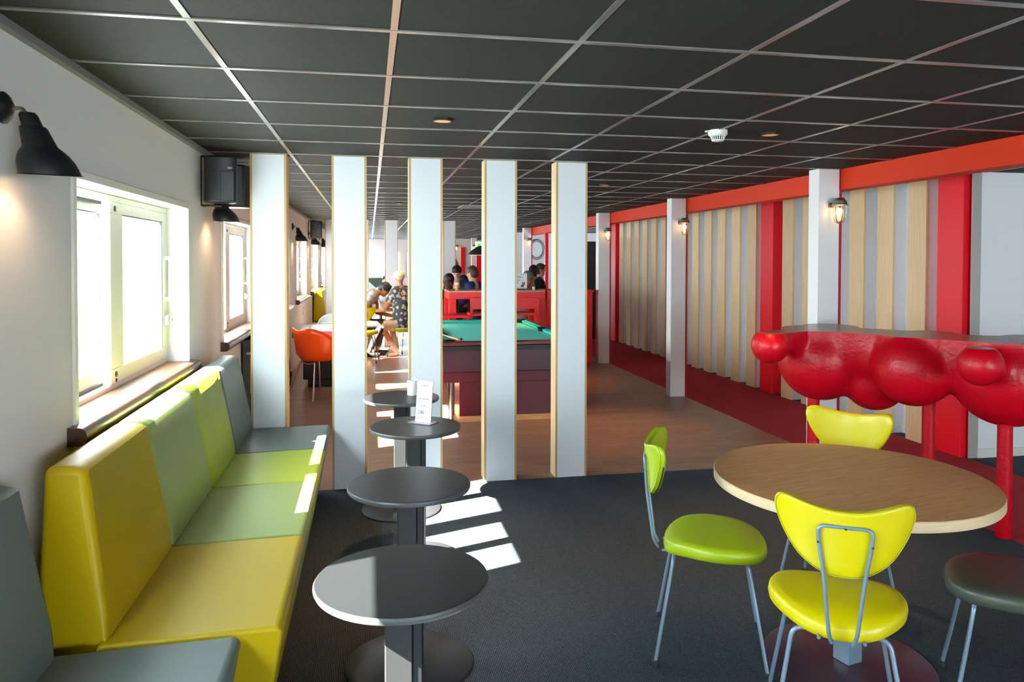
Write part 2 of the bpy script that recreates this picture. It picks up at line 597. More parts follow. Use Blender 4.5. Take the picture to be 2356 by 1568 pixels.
# floor: dark carpet in front, wood behind the partition, a red carpet path on the right
fl = struct('floor')
bm = B(); bx(bm, XL, 3.79, YB, PART, -0.05, 0.0); bx(bm, 4.97, XR, YB, 5.4, -0.05, 0)
obj('dark_carpet', bm, M['carpet'], fl)
bm = B(); bx(bm, XL, 3.79, PART, YF, -0.05, 0.0); bx(bm, 4.97, XR, 14.9, YF, -0.05, 0)
obj('plank_floor', bm, M['floor_wood'], fl)
bm = B(); bx(bm, 3.79, 4.97, YB, YF, -0.05, 0.0)
obj('red_carpet_path', bm, M['red_carpet'], fl)
bm = B(); bx(bm, 4.97, 5.12, 5.4, 14.9, -0.05, 0.0)
obj('alcove_carpet', bm, M['carpet'], fl)

# ceiling: dark tiles with a bright metal grid
ce = struct('ceiling')
bm = B(); bx(bm, XL, XR, YB, YF, CEIL, CEIL + 0.1)
obj('tile_field', bm, M['ceil'], ce)
bm = B()
RW = 0.0115
for i in range(-1, 12):
    x = -0.551 + 0.6286 * i
    if x < XL: continue
    bx(bm, x - RW, x + RW, YB, YF, CEIL - 0.004, CEIL)
for r in range(-12, 44):
    y = 2.4532 + 0.6 * r
    bx(bm, XL, XR, y - RW, y + RW, CEIL - 0.005, CEIL)
obj('metal_grid', bm, M['rail'], ce)
bm = B(); bx(bm, XL, XL + 0.03, YB, YF, CEIL - 0.028, CEIL)
struct('trim_1', bm, mat('ceiling_edge_profile', '77787A', 0.5))

# window wall with its openings
bm = B()
bx(bm, XLO, XL, YB, YF, -0.05, WZ0)
bx(bm, XLO, XL, YB, YF, WZ1, CEIL + 0.1)
edges = [YB]
for k in KS:
    y0 = WIN0 + WPITCH * k
    edges += [y0, y0 + WLEN]
edges.append(YF)
for a, b in zip(edges[::2], edges[1::2]):
    bx(bm, XLO, XL, a, b, WZ0, WZ1)
struct('wall_left', bm, M['wall'])
# right side walls and both ends
bm = B(); bx(bm, XR, XR + 0.2, YB, YF, -0.05, CEIL + 0.1)
struct('wall_right', bm, M['wall'])
BW = (1.6, 5.6, 0.8, 2.2)              # window in the wall behind the camera
bm = B()
bx(bm, XLO, BW[0], YB - 0.2, YB, -0.05, CEIL + 0.1); bx(bm, BW[1], XR + 0.2, YB - 0.2, YB, -0.05, CEIL + 0.1)
bx(bm, BW[0], BW[1], YB - 0.2, YB, -0.05, BW[2]); bx(bm, BW[0], BW[1], YB - 0.2, YB, BW[3], CEIL + 0.1)
struct('wall_back', bm, M['wall'])
portal((3.6, YB - 0.22, 1.5), (4.0, 1.4), (-PI / 2, 0, 0))
FW = [(-0.55, 1.15, 0.95, 1.98), (1.35, 2.35, 0.95, 1.98)]
bm = B()
xs = [XLO, FW[0][0], FW[0][1], FW[1][0], FW[1][1], XR + 0.2]
for a, b in zip(xs[::2], xs[1::2]):
    bx(bm, a, b, YF, YF + 0.2, -0.05, CEIL + 0.1)
for a, b, c, d in FW:
    bx(bm, a, b, YF, YF + 0.2, -0.05, c); bx(bm, a, b, YF, YF + 0.2, d, CEIL + 0.1)
struct('wall_front', bm, M['wall'])

# windows in the window wall: sliding sashes, sill with a rounded nose
def window(n, y0):
    w = struct('window_%d' % n)
    w.location = (XL, y0, WZ0)
    y1 = y0 + WLEN
    bm = B()
    xa, xb = -1.325, -1.245
    bx(bm, xa, xb, y0, y1, WZ1 - 0.035, WZ1); bx(bm, xa, xb, y0, y1, WZ0, WZ0 + 0.03)
    bx(bm, xa, xb, y0, y0 + 0.035, WZ0 + 0.03, WZ1 - 0.035); bx(bm, xa, xb, y1 - 0.07, y1, WZ0 + 0.03, WZ1 - 0.035)
    obj('window_frame', bm, M['frame'], w, bevel=0.004, seg=1, world=True)
    def sash(ya, yb, x0, x1, sl, sr):
        bm = B()
        z0, z1 = WZ0 + 0.03, WZ1 - 0.035
        bx(bm, x0, x1, ya, yb, z1 - 0.055, z1); bx(bm, x0, x1, ya, yb, z0, z0 + 0.075)
        bx(bm, x0, x1, ya, ya + sl, z0 + 0.075, z1 - 0.055); bx(bm, x0, x1, yb - sr, yb, z0 + 0.075, z1 - 0.055)
        s = obj('sash', bm, M['frame'], w, bevel=0.004, seg=1, world=True)
        bm = B(); xm = (x0 + x1) / 2
        bx(bm, xm - 0.003, xm + 0.003, ya + sl, yb - sr, z0 + 0.075, z1 - 0.055)
        obj('pane', bm, M['glass'], s, world=True)
        bm = B()
        bx(bm, xm + 0.004, x1 - 0.002, yb - sr - 0.007, yb - sr + 0.001, z0 + 0.076, z1 - 0.056); bx(bm, xm + 0.004, x1 - 0.002, ya + sl - 0.001, yb - sr - 0.007, z1 - 0.06, z1 - 0.054)
        obj('glazing_gasket', bm, M['cable'], s, world=True)
        return s
    ym = y0 + 0.75
    sash(y0 + 0.035, ym + 0.06, -1.318, -1.288, 0.06, 0.05)
    s = sash(ym, y1 - 0.075, -1.275, -1.24, 0.19, 0.055)
    bm = B()
    for z, r in ((WZ1 - 0.065, 0.014), (WZ0 + 0.075, 0.014), (WZ0 + 0.045, 0.009)):
        lathe(bm, [(r, 0), (r, 0.004), (0, 0.006)], 12, mtx=Matrix.Translation((-1.24, ym + 0.07, z)) @ Matrix.Rotation(PI / 2, 4, 'Y'))
    obj('plug', bm, M['screw'], s, world=True)
    bm = B()
    bx(bm, -1.285, -1.277, y0 + 0.035, ym, WZ1 - 0.05, WZ1 - 0.036); bx(bm, -1.285, -1.277, y0 + 0.035, ym, WZ0 + 0.03, WZ0 + 0.042)
    obj('track_gasket', bm, M['cable'], w, world=True)
    yh = y1 - 0.09
    bm = B(); tube(bm, fillet([(-1.24, yh, 1.68), (-1.205, yh, 1.68), (-1.205, yh, 1.43), (-1.24, yh, 1.43)], 0.02), 0.011, 8)
    obj('handle', bm, M['plastic_white'], w, True, world=True)
    bm = B(); bx(bm, -1.24, -1.215, yh - 0.012, yh + 0.02, 1.27, 1.33); bx(bm, -1.225, -1.2, yh + 0.0, yh + 0.03, 1.29, 1.31)
    obj('latch', bm, M['alu'], w, bevel=0.002, seg=1, world=True)
    # casing strips
    bm = B()
    bx(bm, XL, XL + 0.012, y0 - 0.035, y0, WZ0, WZ1 + 0.035); bx(bm, XL, XL + 0.012, y1, y1 + 0.012, WZ0, WZ1 + 0.035)
    bx(bm, XL, XL + 0.012, y0, y1, WZ1, WZ1 + 0.035)
    obj('casing', bm, M['frame'], w, bevel=0.002, seg=1, world=True)
    bm = B()
    bx(bm, -1.245, XL, y0 + 0.001, y1 - 0.001, WZ0 - 0.005, WZ0 + 0.004)
    obj('sill_board', bm, M['sill'], w, world=True)
    bm = B()
    prof = [(XL, 0.963), (XL, 1.034)] + [(XL + 0.04 + 0.03 * math.sin(t * PI / 8), 0.9985 + 0.0355 * math.cos(t * PI / 8)) for t in range(0, 9)]
    prism(bm, prof, 'y', y0 - 0.09, y1 + 0.075)
    obj('sill_nose', bm, M['sill_dark'], w, True, world=True)
    portal((-1.34, (y0 + y1) / 2, (WZ0 + WZ1) / 2), (WZ1 - WZ0, WLEN), (0, -PI / 2, 0))
for i, k in enumerate(KS):
    window(i + 1, WIN0 + WPITCH * k)
# windows at the far end
for n, (a, b, c, d) in enumerate(FW):
    w = struct('window_%d' % (20 + n)); w.location = (a, YF, c)
    bm = B()
    bx(bm, a, b, YF + 0.02, YF + 0.08, c, c + 0.06); bx(bm, a, b, YF + 0.02, YF + 0.08, d - 0.06, d)
    for x in ((a, a + 0.06), (b - 0.06, b), ((a + b) / 2 - 0.06, (a + b) / 2 + 0.06)):
        bx(bm, x[0], x[1], YF + 0.02, YF + 0.08, c + 0.06, d - 0.06)
    obj('window_frame', bm, M['frame'], w, world=True)
    bm = B(); bx(bm, a, b, YF + 0.045, YF + 0.05, c, d)
    obj('pane', bm, M['glass'], w, world=True)
    portal(((a + b) / 2, YF + 0.22, (c + d) / 2), (b - a, d - c), (PI / 2, 0, 0))
w = struct('window_30'); w.location = (BW[0], YB, BW[2])
bm = B()
for x in (BW[0], (BW[0] + BW[1]) / 2 - 0.03, BW[1] - 0.06):
    bx(bm, x, x + 0.06, YB - 0.12, YB - 0.06, BW[2] + 0.06, BW[3] - 0.06)
bx(bm, BW[0], BW[1], YB - 0.12, YB - 0.06, BW[2], BW[2] + 0.06); bx(bm, BW[0], BW[1], YB - 0.12, YB - 0.06, BW[3] - 0.06, BW[3])
obj('window_frame', bm, M['frame'], w, world=True)
bm = B(); bx(bm, BW[0], BW[1], YB - 0.095, YB - 0.09, BW[2], BW[3])
obj('pane', bm, M['glass'], w, world=True)
bm = B(); bx(bm, XL + 0.0, 1.2, YF - 0.03, YF, 0.0, 0.95)
struct('trim_2', bm, M['green_dark'])

# ------------------------------------------------------------------ slat wall with red columns, fascia, side panel
sl = struct('wall_slats')
sl.location = (5.08, 5.4, 0)
bm = B(); bx(bm, 5.10, 5.16, 5.49, 14.95, 0.0, CEIL)
obj('white_backing', bm, M['white_alcove'], sl, world=True)
for i in range(-1, 21):
    y = 5.885 + 0.43 * i
    if i in (-1, 6, 13, 20):
        bm = B(); bx(bm, 4.93, 5.1, y - 0.02, y + 0.27, 0.0, CEIL)
        obj('red_column', bm, M['red_panel'], sl, bevel=0.004, seg=1, world=True)
    else:
        bm = B(); bx(bm, 4.975, 5.1, y + 0.012, y + 0.212, 0.0, CEIL)
        obj('slat_box', bm, M['white_alcove'], sl, world=True)
        bm = B(); bx(bm, 4.95, 4.975, y, y + 0.228, 0.0, CEIL)
        obj('oak_slat', bm, M['oak'], sl, bevel=0.001, seg=1, world=True)
bm = B(); bx(bm, 5.085, 5.1, 5.66, 14.5, 0.0, 0.09)
struct('baseboard_slats', bm, M['frame'])
bm = B(); bx(bm, 3.80, 3.95, YB, 18.2, 2.255, CEIL)
struct('trim_3', bm, M['fascia'])
bm = B(); bx(bm, 5.07, XR, 5.40, 5.48, 0.0, CEIL)
struct('wall_side', bm, M['white_alcove'])
bm = B(); bx(bm, 4.985, 5.07, 5.395, 5.41, 0.0, CEIL)
struct('trim_4', bm, M['alu'])
bm = B(); bx(bm, 5.06, XR, 5.385, 5.40, 0.0, 0.075)
struct('baseboard_side', bm, M['frame'])
# beyond the slats: a cross wall with a porthole and red framed glass
bm = B(); bx(bm, 3.98, XR, 20.4, 20.6, 0, CEIL)
struct('wall_far', bm, M['wall'])
bm = B(); bx(bm, 2.95, 3.8, 27.2, 27.4, 0, CEIL)
struct('wall_end', bm, M['wall'])

# ------------------------------------------------------------------ partition columns
ORD = ['first', 'second', 'third', 'fourth', 'fifth']
PX0 = [-0.833, -0.271, 0.282, 0.845, 1.398]
def column(x0, yf, label, group):
    wd, dp = 0.248, 0.15
    t = thing('partition_column', label, 'column', (x0 + wd / 2, yf + dp / 2, 0), 0, group)
    e = 0.016
    bm = B(); bx(bm, x0, x0 + wd, yf, yf + dp, 0, CEIL)
    obj('wood_core', bm, M['ply_side'], t, world=True)
    bm = B(); bx(bm, x0, x0 + e, yf - 0.003, yf + 0.002, 0, CEIL - 0.001); bx(bm, x0 + wd - e, x0 + wd, yf - 0.003, yf + 0.002, 0, CEIL - 0.001)
    bx(bm, x0 + e, x0 + wd - e, yf - 0.003, yf + 0.002, CEIL - 0.006, CEIL - 0.001)
    obj('edge_strip', bm, M['ply'], t, world=True)
    bm = B(); bx(bm, x0 + e, x0 + wd - e, yf - 0.004, yf + 0.002, 0, CEIL - 0.006)
    obj('front_panel', bm, M['white'], t, world=True)
    bm = B(); bx(bm, x0 + e, x0 + wd - e, yf + dp, yf + dp + 0.004, 0, CEIL - 0.006)
    obj('rear_panel', bm, M['white'], t, world=True)
for i, x in enumerate(PX0):
    column(x, PART, 'white floor-to-ceiling column with wooden edges, %s of the near row counted from the windows' % ORD[i], 'near row of partition columns')
for i, x in enumerate(PX0):
    column(x, 14.42, 'white wood-edged column of the far row behind the pool table, %s from the windows' % ORD[i], 'far row of partition columns')

# ------------------------------------------------------------------ posts on the right with bulkhead lamps
POSTY = [5.475, 8.48, 11.40, 14.35, 17.30]
PD = ['rising behind the red bulbous bar table', 'standing alone on the wooden floor edge', 'beside the red counter', 'half hidden by the fifth partition column', 'farthest, between two partition columns']
for i, y in enumerate(POSTY):
    t = thing('square_post', 'white square post with red side strip, ' + PD[i], 'post', (3.70, y + 0.07, 0), 0, 'posts along the red path')
    bm = B(); bx(bm, 3.60, 3.79, y, y + 0.14, 0, CEIL)
    obj('post_body', bm, M['post'], t, bevel=0.003, seg=1, world=True)
    bm = B(); bx(bm, 3.79, 3.815, y + 0.004, y + 0.14, 0, 2.255)
    obj('red_strip', bm, M['red_edge'], t, world=True)

def bulkhead(x, y, z, label):
    """Galvanised ship lamp on a bracket; back plate at y, lamp in front of it."""
    t = thing('bulkhead_lamp', label, 'lamp', (x, y, z), 0, 'bulkhead lamps on the posts')
    bm = B(); bx(bm, -0.03, 0.01, -0.012, 0.003, -0.02, 0.02)
    tube(bm, [(-0.01, -0.008, 0.0), (0.0, -0.07, 0.0)], 0.012, 8)
    obj('bracket', bm, M['galv'], t, True)
    c = (0.012, -0.085, 0)
    bm = B(); lathe(bm, [(0.0, 0.055), (0.034, 0.054), (0.042, 0.036), (0.052, 0.03), (0.056, 0.006), (0.064, 0.0), (0.064, -0.006), (0.05, -0.008)], 28, c)
    obj('cap', bm, M['galv'], t, True)
    bm = B(); lathe(bm, [(0.044, -0.008), (0.044, -0.08), (0.038, -0.115), (0.024, -0.132), (0, -0.136)], 24, c)
    obj('glass_jar', bm, M['lamp_glass'], t, True)
    bm = B(); ball(bm, (c[0], c[1], -0.055), 0.021, (1, 1, 1.25))
    obj('bulb', bm, M['bulb'], t, True)
    bm = B()
    for a in (0.4, 0.4 + PI / 2):
        ca, sa = math.cos(a), math.sin(a)
        tube(bm, smooth_path([(c[0] + r * ca, c[1] + r * sa, zz) for r, zz in ((0.056, -0.004), (0.054, -0.08), (0.044, -0.125), (0.02, -0.147), (-0.02, -0.147), (-0.044, -0.125), (-0.054, -0.08), (-0.056, -0.004))], 4), 0.0035, 6)
    obj('guard_cage', bm, M['galv'], t, True)
    lamp_light('bulb_light', 'POINT', (c[0], c[1], -0.055), 5.0, (1.0, 0.72, 0.40), 0.02, t)
LB = ['lit ship-style wall lamp on the nearest square post', 'lit ship-style wall lamp on the second square post', 'lit ship-style wall lamp on the third square post, beside the red counter', 'lit ship-style wall lamp on the fourth square post', 'small lit ship-style wall lamp on the farthest square post']
for i, y in enumerate(POSTY):
    bulkhead(3.722, y, 2.125, LB[i])
bulkhead(3.12, 27.2, 2.125, 'tiny lit wall lamp on the far white wall beside a red panel')
bulkhead(3.62, 26.12, 2.125, 'tiny lit wall lamp on the slim far post next to the exit sign')

# ------------------------------------------------------------------ ceiling fittings
def downlight(x, y, label):
    t = thing('downlight', label, 'light', (x, y, CEIL), 0, 'round downlights in the ceiling')
    bm = B(); lathe(bm, [(0.052, 0), (0.052, -0.012), (0.045, -0.014), (0.042, -0.006)], 32)
    obj('rim', bm, M['black'], t, True)
    bm = B(); lathe(bm, [(0.044, -0.004), (0.044, -0.012), (0, -0.0125)], 32)
    obj('lens', bm, M['spot_face'], t, True)
    return lamp_light('downlight_beam', 'SPOT', (0, 0, -0.03), 75, (1.0, 0.52, 0.2), 0.03, t, math.radians(62), blend=0.9)
downlight(0.38, 3.95, 'small round downlight in the dark ceiling above the row of side tables')
downlight(2.31, 4.0, 'small round downlight in the dark ceiling near the smoke detector')
downlight(2.28, 7.03, 'small round downlight behind the fifth partition column, over the warm spot on the wooden floor')
downlight(2.27, 9.93, 'small round downlight above the far right end of the pool table')
downlight(0.38, 9.95, 'small round downlight seen between second and third partition columns')
downlight(0.37, 12.74, 'tiny round downlight above the men at the far table')
t = thing('smoke_detector', 'white round smoke detector with slotted rim on the dark ceiling', 'detector', (1.97, 3.98, CEIL))
bm = B(); lathe(bm, [(0.054, 0.0), (0.055, -0.022), (0.05, -0.03), (0.04, -0.034)], 36)
obj('base', bm, M['plastic_white'], t, True)
bm = B(); lathe(bm, [(0.03, -0.03), (0.026, -0.052)], 24)
obj('dark_core', bm, M['black'], t, True)
bm = B()
for k in range(18):
    a = 2 * PI * k / 18
    tube(bm, [(0.041 * math.cos(a), 0.041 * math.sin(a), -0.032), (0.032 * math.cos(a), 0.032 * math.sin(a), -0.057)], 0.0028, 6)
obj('slotted_rim', bm, M['plastic_white'], t, True)
bm = B(); lathe(bm, [(0.034, -0.056), (0.033, -0.061), (0.02, -0.064), (0, -0.065)], 30)
obj('cap', bm, M['plastic_white'], t, True)
bm = B(); bx(bm, -0.075, -0.05, -0.012, 0.012, -0.012, -0.004)
obj('tab', bm, M['plastic_white'], t)
bm = B(); bx(bm, 1.25, 1.82, 10.15, 10.75, CEIL - 0.012, CEIL)
g = tag(obj('ceiling_vent', bm, mat('vent_grey', '8E9290', 0.4, metal=0.4), loc=(1.53, 10.45, CEIL)), 'pale flat ceiling vent panel above the pool table', 'vent')

# ------------------------------------------------------------------ black wall lamps on the window wall
def wall_lamp(y, label, lit=True):
    t = thing('wall_lamp', label, 'lamp', (XL, y, 2.15), 0, 'black lamps between the windows')
    bm = B()
    mt = Matrix.Translation((0.0, 0, 0)) @ Matrix.Rotation(PI / 2, 4, 'Y')
    lathe(bm, [(0.05, 0), (0.05, 0.008), (0.04, 0.018), (0.026, 0.024), (0.018, 0.03), (0, 0.032)], 28, mtx=mt)
    obj('wall_plate', bm, M['black'], t, True)
    bm = B(); tube(bm, fillet([(0.01, 0, 0.0), (0.058, 0, 0.0), (0.074, 0, -0.03)], 0.008, 3), 0.0065, 8)
    obj('arm', bm, M['brass'], t, True)
    c = (0.137, 0, -0.208)              # centre of the rim
    sh = (-0.34, 0)
    outer = [(0.092, 0.0), (0.086, 0.003), (0.085, 0.02), (0.081, 0.04), (0.072, 0.06), (0.061, 0.075), (0.050, 0.086), (0.048, 0.09), (0.039, 0.143), (0.035, 0.149), (0.029, 0.151), (0.026, 0.183), (0.020, 0.192), (0.0, 0.194)]
    inner = [(0.090, 0.0), (0.083, 0.005), (0.081, 0.022), (0.076, 0.042), (0.058, 0.07), (0.0, 0.074)]
    tilt = Matrix.Translation(c) @ Matrix.Rotation(math.radians(5.5), 4, Vector((2.585, 1.0, 0)).normalized()) @ Matrix.Translation(-Vector(c))
    bm = B(); lathe(bm, outer[:1] + outer, 36, c, sh, tilt)
    bmesh.ops.delete(bm, geom=[f for f in bm.faces if len(f.verts) > 8], context='FACES_ONLY')
    obj('shade', bm, M['black'], t, True)
    bm = B(); lathe(bm, inner, 36, c, sh, tilt)
    bmesh.ops.delete(bm, geom=[f for f in bm.faces if len(f.verts) > 8], context='FACES_ONLY')
    obj('shade_lining', bm, M['shade_in'], t, True)
    bm = B(); ball(bm, (c[0] - 0.012, 0, c[2] + 0.03), 0.022)
    obj('bulb', bm, M['bulb'], t, True)
    lamp_light('bulb_light', 'SPOT', (c[0] - 0.01, 0, c[2] + 0.004), 2.0, (1.0, 0.70, 0.42), 0.03, t, math.radians(150), blend=0.5)
WL = {-1: 'large black wall lamp nearest the camera, lit, beside the big window', 0: 'black wall lamp hanging under the loudspeaker by the first partition column',
      2: 'small black wall lamp seen through the gap left of the second partition column', 3: 'tiny black wall lamp right under the far loudspeaker', 4: 'tiniest black wall lamp, partly cut by a far column'}
for k in (-1, 0, 2, 3, 4):
    wall_lamp(2.585 + WPITCH * (k + 0 if k >= 0 else 0) + (WPITCH if k >= 0 else 0), WL[k])

# ------------------------------------------------------------------ loudspeakers
def speaker(x, y, rz, label, z=2.055):
    t = thing('loudspeaker', label, 'speaker', (x, y, z), rz, 'black loudspeakers by the ceiling')
    pts = [(-0.105, -0.08), (-0.06, -0.105), (0.06, -0.105), (0.105, -0.08), (0.10, 0.02), (0.05, 0.1), (-0.05, 0.1), (-0.10, 0.02)]
    bm = B(); prism(bm, pts, 'z', 0, 0.31)
    obj('cabinet', bm, M['black_plastic'], t, bevel=0.012, seg=3)
    bm = B(); bx(bm, 0.0, 0.085, -0.111, -0.103, 0.012, 0.21)
    obj('grille', bm, M['grille'], t, bevel=0.003, seg=1)
    m = Matrix.Translation((0.045, -0.1065, 0.225)) @ Matrix.Rotation(PI / 2, 4, 'X')
    text_mesh('QSC', 0.016, M['logo'], 'logo', t, m)
    return t
t = speaker(-0.995, 5.33, 0.15, 'black loudspeaker by the ceiling in front of the first partition column')
bm = B()
tube(bm, fillet([(0.0, 0.06, 0.32), (-0.10, 0.06, 0.32), (-0.13, 0.05, 0.32), (-0.13, 0.05, -0.015), (-0.10, 0.06, -0.015), (0.0, 0.06, -0.015)], 0.02), 0.008, 8)
obj('wall_bracket', bm, M['black'], t, True)
t = speaker(-0.975, 5.80, PI + 0.2, 'second black loudspeaker turned away, half hidden behind the front one')
t = speaker(-0.98, 14.1, 0.2, 'small far loudspeaker by the ceiling in front of the far columns')
bm = B()
tube(bm, fillet([(0.0, 0.06, 0.32), (-0.12, 0.05, 0.32), (-0.12, 0.05, -0.015), (0.0, 0.06, -0.015)], 0.02), 0.008, 8)
obj('wall_bracket', bm, M['black'], t, True)

# ------------------------------------------------------------------ upholstered wall bench
def bench_unit(label, halves, dx=0.0, thin=False, splay=0.0, z=0.485, group='upholstered wall bench units'):
    ya, yb = halves[0][0], halves[-1][1]
    t = thing('bench_unit', label, 'bench', (-0.6 + dx, (ya + yb) / 2, 0), 0, group)
    xf = -0.28 + dx
    bm = B(); bx(bm, -1.08, xf - 0.14, ya + 0.03, yb - 0.03, 0.0, 0.06)
    obj('plinth', bm, M['plinth'], t, world=True)
    for i, (y0, y1, m) in enumerate(halves):
        g = 0.0015
        bm = B()
        prism(bm, [(xf - 0.075, 0.05), (xf - 0.03, 0.30), (xf, z - 0.02), (xf - 0.015, z), (-0.84 + dx, z - 0.012), (-0.86 + dx, 0.05)], 'y', y0 + g, y1 - g)
        obj('seat', bm, M[m], t, bevel=0.03, seg=5, world=True)
        bm = B()
        top = -0.908 + dx
        back = -1.038 if not thin else XL + 0.012
        prism(bm, [(-0.835 + dx, 0.06), (-0.815 + dx, z - 0.03), (-0.822 + dx, 0.55), (top, 0.985), (top - 0.02, 1.002), (back, 1.002), (back - 0.0, 0.06)], 'y', y0 + g, y1 - g)
        if splay and i == 0:                # the free end of the backrest leans away
            for v in bm.verts:
                if v.co.y < y0 + 0.01 and v.co.z > 0.4:
                    v.co.y += splay * (v.co.z - 0.4) / 0.57
        obj('backrest', bm, M[m], t, bevel=0.03, seg=5, world=True)
    return t
bench_unit('bench unit with a yellow and a sage green half under the big window', [(2.475, 3.30, 'yellow'), (3.30, 4.10, 'sage')], splay=0.13)
bench_unit('bench unit with a lime and a grey half, ending at the first partition column', [(4.10, 4.79, 'lime'), (4.79, 5.47, 'grey_up')])
bench_unit('grey bench unit nearest the camera, set back from the yellow one', [(1.30, 2.02, 'lime'), (2.02, 2.46, 'grey_up')], -0.125, True, z=0.48)

# ------------------------------------------------------------------ round pedestal side tables
def side_table(x, y, label, z=0.755):
    t = thing('side_table', label, 'table', (x, y, 0), 0, 'round grey side tables along the bench')
    bm = B(); R = 0.252
    lathe(bm, [(R - 0.006, z - 0.002), (R - 0.004, z), (0, z)], 72)
    obj('tabletop', bm, M['tt'], t, True)
    bm = B(); lathe(bm, [(0.0, z - 0.024), (R - 0.02, z - 0.024), (R - 0.004, z - 0.02), (R, z - 0.012), (R, z - 0.006), (R - 0.003, z - 0.001), (R - 0.03, z - 0.0015)], 72)
    obj('edge_band', bm, M['tt_edge'], t, True)
    bm = B(); bx(bm, -0.05, 0.028, -0.035, 0.035, 0.012, z - 0.024)
    obj('column', bm, M['tcol_light'], t, bevel=0.003, seg=1)
    bm = B(); bx(bm, 0.029, 0.056, -0.028, 0.03, 0.012, z - 0.024)
    obj('cable_channel', bm, M['tcol'], t, bevel=0.002, seg=1)
    bm = B(); lathe(bm, [(0.262, 0.0), (0.262, 0.008), (0.256, 0.012), (0, 0.012)], 72)
    obj('base_plate', bm, M['tbase'], t, True)
    return t
side_table(0.09, 2.155, 'empty round grey side table nearest the camera, beside the yellow bench')
side_table(0.158, 3.06, 'empty round grey side table, second from the camera')
side_table(0.246, 4.115, 'round grey side table carrying the white menu stand')
side_table(0.205, 4.985, 'round grey side table carrying the white mug, closest to the partition')

# menu stand on the third table
t = thing('menu_stand', 'clear acrylic stand with a white menu card showing 2.80', 'menu', (0.292, 4.18, 0.755), math.radians(-38))
bm = B(); bx(bm, -0.075, 0.075, -0.045, 0.045, 0.0, 0.004)
obj('foot_plate', bm, M['acrylic_base'], t, bevel=0.001, seg=1)
lean = math.radians(-6)
mt = Matrix.Translation((0, 0.0, 0.004)) @ Matrix.Rotation(lean, 4, 'X')
bm = B(); bx(bm, -0.054, 0.054, -0.004, 0.004, 0.0, 0.235)
bmesh.ops.transform(bm, matrix=mt, verts=bm.verts)
obj('acrylic_sleeve', bm, M['acrylic'], t)
bm = B(); bx(bm, -0.052, 0.052, -0.0015, 0.0015, 0.0, 0.225)
bmesh.ops.transform(bm, matrix=mt, verts=bm.verts)
obj('card', bm, M['paper'], t)
def on_card(x, z):
    return mt @ Matrix.Translation((x, -0.0048, z)) @ Matrix.Rotation(PI / 2, 4, 'X')
text_mesh('ASMEN', 0.0125, M['ink_red'], 'heading', t, on_card(0.0, 0.2), 'CENTER', 1.5)
text_mesh('Tosti', 0.0155, M['ink_grey'], 'menu_line', t, on_card(-0.042, 0.168))
for k in range(3):
    bm = B(); bx(bm, -0.04 + k * 0.027, -0.04 + k * 0.027 + 0.02, -0.0053, -0.0045, 0.154, 0.1562)
    bmesh.ops.transform(bm, matrix=mt, verts=bm.verts)
    obj('small_print', bm, M['ink_grey'], t)
text_mesh('Fresh Sandwich', 0.0150, M['ink_grey'], 'menu_line', t, on_card(-0.042, 0.126), 'LEFT', 0.88)
for k in range(3):
    bm = B(); bx(bm, -0.04 + k * 0.027, -0.04 + k * 0.027 + 0.02, -0.0053, -0.0045, 0.112, 0.1142)
    bmesh.ops.transform(bm, matrix=mt, verts=bm.verts)
    obj('small_print', bm, M['ink_grey'], t)
text_mesh('Tuna Salad', 0.0150, M['ink_grey'], 'menu_line', t, on_card(-0.040, 0.088), 'LEFT', 0.9)
text_mesh('2.80', 0.026, M['ink_blue'], 'price', t, on_card(-0.038, 0.046))
bm = B(); bx(bm, -0.045, 0.045, -0.0053, -0.0045, 0.022, 0.026)
bmesh.ops.transform(bm, matrix=mt, verts=bm.verts)
obj('mauve_line', bm, M['ink_pink'], t)
# mug on the fourth table
t = thing('mug', 'white china mug standing behind the menu stand', 'mug', (0.285, 5.055, 0.755), 0.2)
bm = B(); lathe(bm, [(0.036, 0), (0.038, 0.003), (0.039, 0.10), (0.037, 0.102), (0.035, 0.098), (0.034, 0.008), (0, 0.006)], 36)
obj('cup', bm, M['mug'], t, True)
bm = B(); tube(bm, smooth_path([(0.02, -0.032, 0.08), (0.03, -0.05, 0.082), (0.036, -0.062, 0.068), (0.036, -0.062, 0.036), (0.03, -0.05, 0.02), (0.02, -0.032, 0.02)], 5), 0.0055, 8)
obj('handle', bm, M['mug'], t, True)

# ------------------------------------------------------------------ round oak dining table
t = thing('round_table', 'big round oak dining table with four coloured chairs around it', 'table', (1.955, 2.735, 0), math.radians(14))
R, z = 0.545, 0.785
bm = B(); lathe(bm, [(R - 0.006, z - 0.002), (R - 0.004, z), (0, z)], 96)
obj('tabletop', bm, M['table_oak'], t, True)
bm = B(); lathe(bm, [(R - 0.03, z - 0.042), (R - 0.002, z - 0.04), (R, z - 0.037), (R, z - 0.004), (R - 0.003, z - 0.001), (R - 0.03, z - 0.0015)], 96)
obj('edge_band', bm, M['table_edge'], t, True)
bm = B(); bx(bm, -0.04, 0.04, -0.04, 0.04, 0.012, z - 0.05)
obj('column', bm, M['bluegrey'], t, bevel=0.003, seg=1)
bm = B(); bx(bm, -0.25, 0.25, -0.03, 0.03, z - 0.055, z - 0.042); bx(bm, -0.03, 0.03, -0.25, 0.25, z - 0.055, z - 0.042)
obj('support_cross', bm, M['bluegrey'], t)
bm = B(); lathe(bm, [(0.335, 0), (0.335, 0.008), (0.328, 0.012), (0, 0.012)], 96)
obj('base_plate', bm, M['maroon_base'], t, True)

